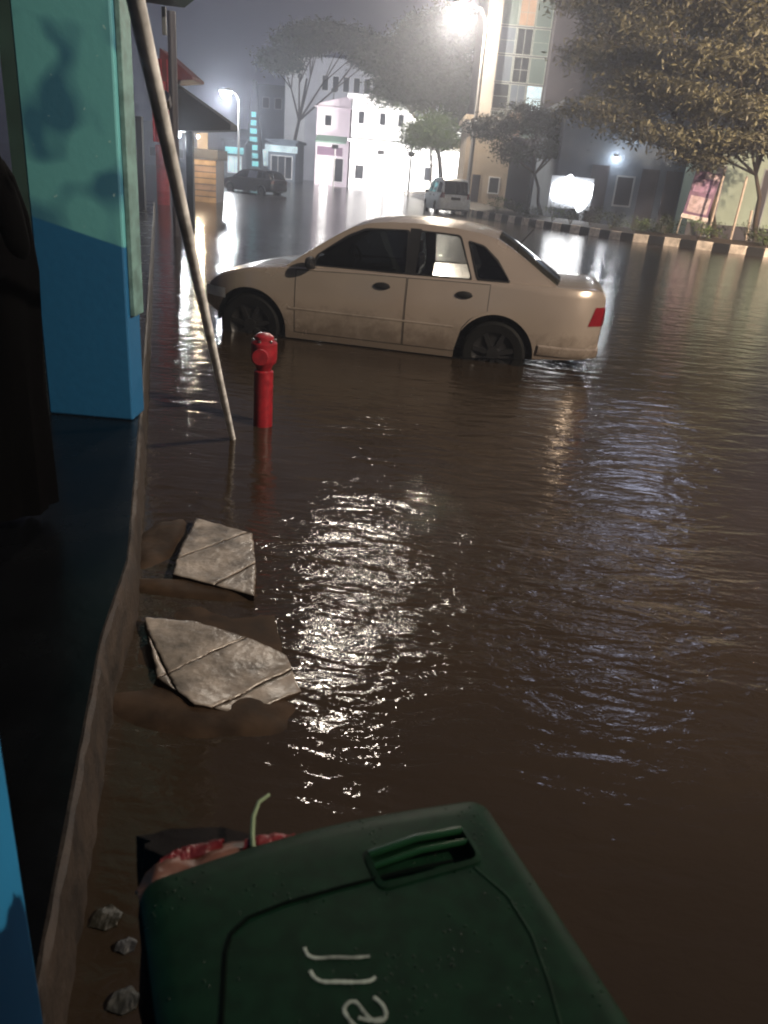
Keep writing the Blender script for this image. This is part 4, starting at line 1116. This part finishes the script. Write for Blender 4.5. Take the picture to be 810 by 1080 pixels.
for i in range(13):
    z = PX(170, 150, Yp).z+(PX(170, 62, Yp).z-PX(170, 150, Yp).z)*i/12
    rows.append([(x0+(x1-x0)*k/16, Yp+.02+.03*math.sin(k*1.3), z) for k in range(17)])
mb.grid(rows); mb.build('red_cloth', M_redcloth, t, smooth=True)
cb = at(188, 141, Yp+.5)
t = thing('stall_bulb', 'bare bluish white bulb hanging under the dark stall roof', 'bulb', cb)
MB().tube([(0, 0, .03), (0, 0, .30)], .008, 6).build('cord', M_black, t)
MB().lathe([(0, -.1), (.06, -.08), (.08, -.02), (.05, .03), (0, .04)], 14).build('glass', emat('bulb_glass', (.8, .95, 1), 14), t, smooth=True)
l = bpy.data.lights.new('lamp_light', 'POINT'); l.energy = 260; l.color = (.9, .97, 1); l.shadow_soft_size = .08
lo = bpy.data.objects.new('lamp_light', l); link(lo); lo.parent = t; lo.location = (0, -.1, -.2)
cb = at(226, 146, 36)
t = thing('stall_bulb', 'warm bulb on a bracket above the front of the plank stall', 'bulb', (cb.x, gz(204, 212).y-1.6, cb.z))
MB().tube([(0, 0, .03), (0, 0, .1), (0, 1.5, .2)], .015, 6).build('bracket', M_black, t)
MB().lathe([(0, -.1), (.05, -.08), (.07, -.02), (.04, .03), (0, .04)], 14).build('glass', emat('bulb_glass_warm', (1, .85, .6), 10), t, smooth=True)
l = bpy.data.lights.new('lamp_light', 'POINT'); l.energy = 320; l.color = (1, .80, .55); l.shadow_soft_size = .08
lo = bpy.data.objects.new('lamp_light', l); link(lo); lo.parent = t; lo.location = (0, -.1, -.2)
t = thing('red_drum', 'tall red plastic drum standing between the column and the stall post', 'drum', (0, 0, 0))
c = gz(171, 216); z1 = at(171, 153, c.y).z; t.location = (c.x, c.y+.2, RZ); rr_ = .23
MB().lathe([(0, .02), (rr_, .02), (rr_+.01, .06), (rr_, .1), (rr_, .55), (rr_+.012, .58), (rr_, .61), (rr_, z1*.95), (rr_+.012, z1*.96), (rr_+.012, z1-RZ), (rr_*.9, z1-RZ), (0, z1-RZ-.02)], 28).build('barrel', M_redcloth, t, smooth=True)
# plank stall
g0 = gz(204, 212); Yq = g0.y; x0 = g0.x; x1 = gz(243, 212).x; z1 = at(224, 155, Yq).z
t = thing('plank_stall', 'box stall of warm lit horizontal planks with a dark top beside the road', 'stall', (x0, Yq, RZ))
w_ = x1-x0; hz_ = z1-RZ
for k in range(7): 
    MB().box(0, w_, -.03+.012*(k % 2), 0.02, .1+k*(hz_-.6)/7+.02, .1+(k+1)*(hz_-.6)/7-.02).build('plank', pmat('plank_wood_%s' % 'abcdefg'[k], (.30-.03*(k % 3), .20-.02*(k % 3), .11), .7, scale=2, var=.3), t)
MB().box(0.02, w_-.02, .022, 1.6, .05, hz_-.5).build('box_body', M_darkcol, t)
MB().box(-.08, w_+.1, -.12, 1.7, hz_-.48, hz_-.1).build('top_band', M_roofd, t)
MB().box(.05, w_*.5, .6, .66, hz_-.098, hz_+.75).build('back_board', M_beige, t)
# near canopy at the very top left
t = thing('awning', 'dark green awning edge hanging at the top behind the leaning pole', 'awning', (0, 0, 0))
Yc = 9.5; a, b = at(150, 10, Yc), at(214, 10, Yc)
mb = MB(); rows = []
for i in range(8):
    y = Yc-2+i*.28; rows.append([(a.x-1.2+(b.x-a.x+1.2)*k/10, y, a.z+.05+.16*i/7*0+.01*math.sin(k*2)-.0*k+(.12 if k in (10,) else 0)) for k in range(11)])
top_ = [[(x, y, z+.3) for x, y, z in r_] for r_ in rows]
mb.grid(rows); mb.grid(top_); mb.grid([rows[0], top_[0]]); mb.grid([[r_[-1] for r_ in rows], [r_[-1] for r_ in top_]]); mb.build('sheet', M_dkgreen, t, weld=False)
c = at(170, 28, Yc); MB().box(c.x-.02, c.x+.02, Yc+.1, Yc+.14, c.z-.06, a.z+.06).build('bracket', M_lampbody0, t)
c = at(182, 60, 19); MB().tube([(c.x, 19, RZ), (c.x, 19, at(182, 12, 19).z)], .09, 10).build('rear_post', M_darkcol, t)
# ------------------------------------------------------------------ street lamps
M_lampbody = pmat('lamp_grey_metal', (.30, .29, .28), .5, .3)
def lamppost(label, base, head, colr, watt, r=.12, er=.16, strength=60, arm=True, pole_r=.09, grp='street lamps', pname='street_lamp', down=0):
    t = thing(pname, label, 'street lamp', (base[0], base[1], RZ), 0, grp)
    b = Vector((0, 0, 0)); h = Vector((head[0]-base[0], head[1]-base[1], head[2]-RZ))
    pts = [b, Vector((0, 0, h.z*.5)), Vector((0, 0, h.z*.94)), Vector((h.x*.25, h.y*.25, h.z*1.0)), Vector((h.x*.8, h.y*.8, h.z+.14))]
    MB().tube(pts[:3], [pole_r*1.2, pole_r, pole_r*.75], 14).build('post', M_lampbody, t, smooth=True)
    MB().tube(pts[2:], [pole_r*.75, pole_r*.6, pole_r*.5], 12).build('arm', M_lampbody, t, smooth=True)
    mb = MB(); mb.lathe([(0, .28), (er*.6, .26), (er*1.25, .12), (er*1.3, .05)], 20, origin=h); mb.build('lamp_housing', M_lampbody, t, smooth=True)
    mb = MB(); mb.lathe([(0, -er*1.1), (er*.5, -er*.98), (er*.85, -er*.6), (er*1.05, -er*.1), (er*1.1, .04), (0, .04)], 20, origin=h)
    mb.build('lamp_lens', emat('lamp_lens_%d' % int(watt), colr, strength), t, smooth=True)
    l = bpy.data.lights.new('lamp_light', 'POINT'); l.energy = watt; l.color = colr; l.shadow_soft_size = r
    lo = bpy.data.objects.new('lamp_light', l); link(lo); lo.parent = t; lo.location = h+Vector((0, 0, -er-.12)); return t
WARM = (1, .80, .58); COOL = (.93, .97, 1)
# lamp seen at top centre
c = gz(491, 219); hd = at(490, 6, c.y-.4)
lamppost('tall street lamp glaring white at the top centre of the photo', (c.x, c.y), (hd.x-.2, hd.y, hd.z), (1, .87, .70), 9000, er=.42, strength=60, pole_r=.13)
c2 = at(238, 97, 66); lamppost('distant round street lamp glowing above the plank stall', (c2.x+.9, 66.5), (c2.x, 66, c2.z), COOL, 3500, er=.42, strength=60, pole_r=.08)
# off-frame street lamps, and an added flood light that brightens the trees
lamppost('street lamp above the frame whose light glints on the ripples', (-5.2, 14.9), (-.62, 13.0, 6.9), (1, .90, .76), 850, r=.24, er=.16, strength=120, pole_r=.1)
def tree_fill(base, z, aim, watt, label):
    t = thing('added_tree_light', label, 'flood light', (base[0], base[1], RZ), 0, 'added flood lights aimed at the trees')
    MB().tube([(0, 0, 0), (0, 0, z-RZ)], [.1, .07], 10).build('post', M_lampbody, t)
    dv = (Vector(aim)-Vector((base[0], base[1], z))).normalized(); q = dv.to_track_quat('-Z', 'Y')
    hb = MB(); hb.box(-.25, .25, -.2, .2, 0.0, .16); ho = hb.build('lamp_housing', M_black, t, bevel=.02); ho.location = (0, 0, z-RZ+.2); ho.rotation_euler = q.to_euler()
    lb = MB(); lb.box(-.21, .21, -.16, .16, -.02, -.002); le = lb.build('lamp_lens', emat('added_tree_lens', (1, .7, .42), 12), ho)
    l = bpy.data.lights.new('lamp_light', 'SPOT'); l.energy = watt; l.color = (1, .74, .50); l.shadow_soft_size = .15; l.spot_size = R(85); l.spot_blend = .6
    lo = bpy.data.objects.new('lamp_light', l); link(lo); lo.parent = t; lo.location = Vector((0, 0, z-RZ+.2))+dv*.1; lo.rotation_euler = q.to_euler()
tree_fill((17.5, 21.5), 7.5, (12.0, 33.5, 5.2), 24000, 'added unseen flood light outside the frame brightening the right hand trees')  # added unseen lamp, there only to brighten the tree crowns
t = lamppost('street lamp to the right of the viewer lighting the beige saloon', (9.2, .6), (7.2, 1.0, 6.3), (1, .83, .64), 9500, er=.16, strength=40, pole_r=.1)
lo = [c for c in t.children if c.type == 'LIGHT'][0]; pl_ = lo.data; loc_ = lo.location.copy(); bpy.data.objects.remove(lo)
l = bpy.data.lights.new('lamp_light', 'SPOT'); l.energy = 7800; l.color = (1, .83, .64); l.shadow_soft_size = .15; l.spot_size = R(112); l.spot_blend = .9
lo = bpy.data.objects.new('lamp_light', l); link(lo); lo.parent = t; lo.location = loc_
lo.rotation_euler = (Vector((.4, 9.6, 0))-Vector((7.2, 1.0, 6.1))).to_track_quat('-Z', 'Y').to_euler()
# added flood lights on posts, put in to brighten the far facades
def flood(x, y, z, watt, colr, label):
    t = thing('added_flood_light', label, 'flood light', (x, y, RZ), 0, 'added flood lights before the white buildings')
    MB().tube([(0, 0, 0), (0, 0, z-RZ)], .06, 8).build('post', M_lampbody, t)
    MB().box(-.3, .3, -.12, .1, z-RZ, z-RZ+.35).build('lamp_housing', M_black, t, bevel=.02)
    MB().box(-.26, .26, .102, .125, z-RZ+.04, z-RZ+.31).build('lamp_lens', emat('added_flood_lens', colr, 30), t)
    l = bpy.data.lights.new('added_flood', 'SPOT'); l.energy = watt; l.color = colr; l.shadow_soft_size = .2; l.spot_size = R(150); l.spot_blend = .5
    lo = bpy.data.objects.new('lamp_light', l); link(lo); lo.parent = t; lo.location = (0, .25, z-RZ+.2); lo.rotation_euler = (R(95), 0, 0)
p = at(352, 185, 79); flood(p.x, 79, 3.4, 3000, (1, .90, .96), 'added small flood light on a post brightening the pink building')
p = at(400, 185, 76); flood(p.x, 76, 3.2, 5500, (1, .98, .95), 'added small flood light on a post brightening the white building')
p = at(432, 185, 73); flood(p.x, 73, 3.2, 7000, (1, .95, .88), 'added small flood light on a post brightening the shop row')
p = at(352, 100, 98.5); flood(p.x, 98.6, 9.6, 5000, (.93, .95, 1), 'added flood light on a tall post brightening the grey block from behind the pink building')
lamppost('added unseen lamp outside the right edge brightening the striped kerb', (21.5, 27.5), (19.5, 28.0, 6.8), (1, .84, .74), 3000, er=.2, strength=30)  # added off-frame lamp that lifts the white kerb blocks
# wall lamps on the blue grey hall, seen as small points under the tree
for (px, py, lab) in ((651, 165, 'tiny white wall lamp on the blue grey hall under the tree, the lower of two'), (673, 137, 'tiny white wall lamp on the blue grey hall under the tree, the upper of two')):
    Yw = 43.9; c = at(px, py, Yw); t = thing('wall_lamp', lab, 'wall lamp', c, 0, 'wall lamps on the hall')
    MB().box(-.1, .1, -.02, .1, -.03, .05).build('lamp_housing', M_black, t)
    MB().lathe([(0, -.12), (.07, -.1), (.09, -.03), (0, -.03)], 12).build('lamp_lens', emat('wall_lamp_lens', (1, .98, .95), 25), t)
    l = bpy.data.lights.new('lamp_light', 'POINT'); l.energy = 60; l.color = COOL; l.shadow_soft_size = .08
    lo = bpy.data.objects.new('lamp_light', l); link(lo); lo.parent = t; lo.location = (0, -.25, -.1)
# ------------------------------------------------------------------ person
def skin_person():
    # back view, standing at the left edge, local frame: faces +Y
    J = {}
    def j(n, p, r): J[n] = (Vector(p), r if isinstance(r, tuple) else (r, r))
    j('pelvis', (0, 0, .95), (.165, .12)); j('waist', (0, 0, 1.10), (.15, .11)); j('chest', (0, .01, 1.30), (.19, .125)); j('neckbase', (0, 0, 1.45), (.13, .09))
    j('neck', (0, .005, 1.53), .058); j('head', (0, .02, 1.62), (.082, .095)); j('crown', (0, .01, 1.70), (.07, .085))
    for s, q in ((1, 'r'), (-1, 'l')):
        j('sh'+q, (s*.17, 0, 1.42), .075); j('el'+q, (s*.235, -.03, 1.14), .05); j('wr'+q, (s*.17, .20, 1.06), .034); j('palm'+q, (s*.14, .265, 1.06), (.022, .036))
        for i, (dy, l_) in enumerate(((-.028, .062), (-.010, .075), (.010, .08), (.028, .072))):
            j('f%d%s' % (i, q), (s*.115, .315, 1.06+dy), .010); j('g%d%s' % (i, q), (s*(.115-l_*.55), .335, 1.055+dy), .009)
        j('t'+q, (s*.12, .265, 1.10), .011); j('u'+q, (s*.095, .29, 1.115), .010)
        j('hip'+q, (s*.09, 0, .88), .10); j('kn'+q, (s*.11, .02, .50), .065); j('an'+q, (s*.12, -.02, .09), .045); j('toe'+q, (s*.14, .15, .04), .04)
    Ed = [('pelvis', 'waist'), ('waist', 'chest'), ('chest', 'neckbase'), ('neckbase', 'neck'), ('neck', 'head'), ('head', 'crown')]
    for q in 'rl':
        Ed += [('chest', 'sh'+q), ('sh'+q, 'el'+q), ('el'+q, 'wr'+q), ('wr'+q, 'palm'+q), ('palm'+q, 't'+q), ('t'+q, 'u'+q), ('pelvis', 'hip'+q), ('hip'+q, 'kn'+q), ('kn'+q, 'an'+q), ('an'+q, 'toe'+q)]
        for i in range(4): Ed += [('palm'+q, 'f%d%s' % (i, q)), ('f%d%s' % (i, q), 'g%d%s' % (i, q))]
    names = list(J); me = bpy.data.meshes.new('body'); me.from_pydata([J[n][0] for n in names], [(names.index(a), names.index(b)) for a, b in Ed], [])
    o = bpy.data.objects.new('person', me); link(o)
    m = o.modifiers.new('s', 'SKIN'); m.use_smooth_shade = True
    if not me.skin_vertices: me.attributes  # layer is created with the modifier in the UI only
    return o, me, names, J
def make_person():
    o, me, names, J = skin_person()
    if not len(me.skin_vertices):
        bm = bmesh.new(); bm.from_mesh(me); bm.verts.layers.skin.verify(); bm.to_mesh(me); bm.free()
    sv = me.skin_vertices[0].data
    for i, n in enumerate(names): sv[i].radius = J[n][1]; sv[i].use_root = (n == 'pelvis')
    su = o.modifiers.new('u', 'SUBSURF'); su.levels = 2; su.render_levels = 2
    bpy.context.view_layer.update(); dg = bpy.context.evaluated_depsgraph_get()
    ne = bpy.data.meshes.new_from_object(o.evaluated_get(dg)); o.modifiers.clear(); o.data = ne; ne.name = 'person'
    ne.materials.clear(); ne.materials.append(M_cloth); ne.materials.append(M_skin)
    for p in ne.polygons:
        c = p.center; p.material_index = 1 if (c.z > 1.50 or c.y > .225 and c.z > .6) else 0; p.use_smooth = True
    return o
per = make_person()
tag(per, 'person in long black rain clothing seen from behind at the left edge of the porch', 'person')
pp = at(0, 300, 2.9)
per.location = (pp.x-.165, 2.9, PZ); per.rotation_euler = (0, 0, R(12)); per.scale = (1.0,)*3
hb_ = MB(); rows = []
for i in range(9):
    th = R(10+i*14.5); rows.append([(.092*math.sin(th)*math.cos(a), .005+.108*math.sin(th)*math.sin(a)-(.012), 1.655+.105*math.cos(th)) for a in [2*math.pi*k/24 for k in range(24)]])
hb_.grid(rows, closed=True); hb_.add(rows[0], [tuple(range(24))])
hr = hb_.build('hair', M_hair, per, smooth=True)
cp = MB(); rows = []
for (z, rx, ry) in ((1.50, .075, .07), (1.485, .10, .085), (1.46, .16, .11), (1.43, .205, .125), (1.38, .235, .14), (1.25, .262, .155), (1.05, .275, .20), (.8, .262, .19), (.55, .25, .18), (.14, .25, .20), (.08, .25, .20)):
    row = []
    for k in range(64):
        a = 2*math.pi*k/64; fo = 1+(.05*math.sin(a*9+z*2)+.03*math.sin(a*17-z*3))*min(1, max(0, (1.42-z)/.6))
        row.append((rx*fo*math.cos(a), .01+ry*fo*math.sin(a)+(.05 if z < 1.3 else .02), z))
    rows.append(row)
cp.grid(rows, closed=True); cp.build('rain_cape', M_cloth, per, smooth=True)
# ------------------------------------------------------------------ haze
HAZE = 0.0042
if HAZE:
    m = bpy.data.materials.new('rain_haze'); m.use_nodes = True; N, L = nodes(m); N.remove(N['Principled BSDF'])
    v = N.new('ShaderNodeVolumePrincipled'); v.inputs['Color'].default_value = (.80, .85, 1, 1); v.inputs['Density'].default_value = HAZE; v.inputs['Anisotropy'].default_value = .75
    L.new(v.outputs[0], N['Material Output'].inputs['Volume'])
    o = MB().box(-401, 401, -201, 701, -1.2, 48).build('haze', m); tag(o, kind='stuff')
# ------------------------------------------------------------------ camera
cam = bpy.data.cameras.new('camera'); co = bpy.data.objects.new('camera', cam); link(co); S.camera = co
co.location = (0, 0, H)
cam.sensor_fit = 'VERTICAL'; cam.sensor_height = 36; cam.lens = 36*F/1080; cam.clip_end = 2000; cam.clip_start = .05
fwd = Vector((0, math.cos(PITCH), -math.sin(PITCH))); up0 = Vector((0, math.sin(PITCH), math.cos(PITCH))); rt0 = Vector((1, 0, 0))
# picture right/up axes in world, from the same mapping as ray(): x right -> (u,v)=(cos, sin)
rt = rt0*math.cos(ROLL)+up0*math.sin(ROLL); up = up0*math.cos(ROLL)-rt0*math.sin(ROLL)
co.rotation_euler = Matrix((rt, up, -fwd)).transposed().to_euler()
cam.dof.use_dof = True; cam.dof.focus_distance = 9; cam.dof.aperture_fstop = 5.6
S.view_settings.view_transform = 'Standard'; S.view_settings.look = 'None'; S.view_settings.exposure = 0; S.view_settings.gamma = 1
S.render.engine = 'CYCLES'
S.cycles.use_denoising = True
S.cycles.filter_width = 2.0
S.cycles.max_bounces = 6; S.cycles.transparent_max_bounces = 12; S.cycles.volume_bounces = 0
S.cycles.sample_clamp_indirect = 4
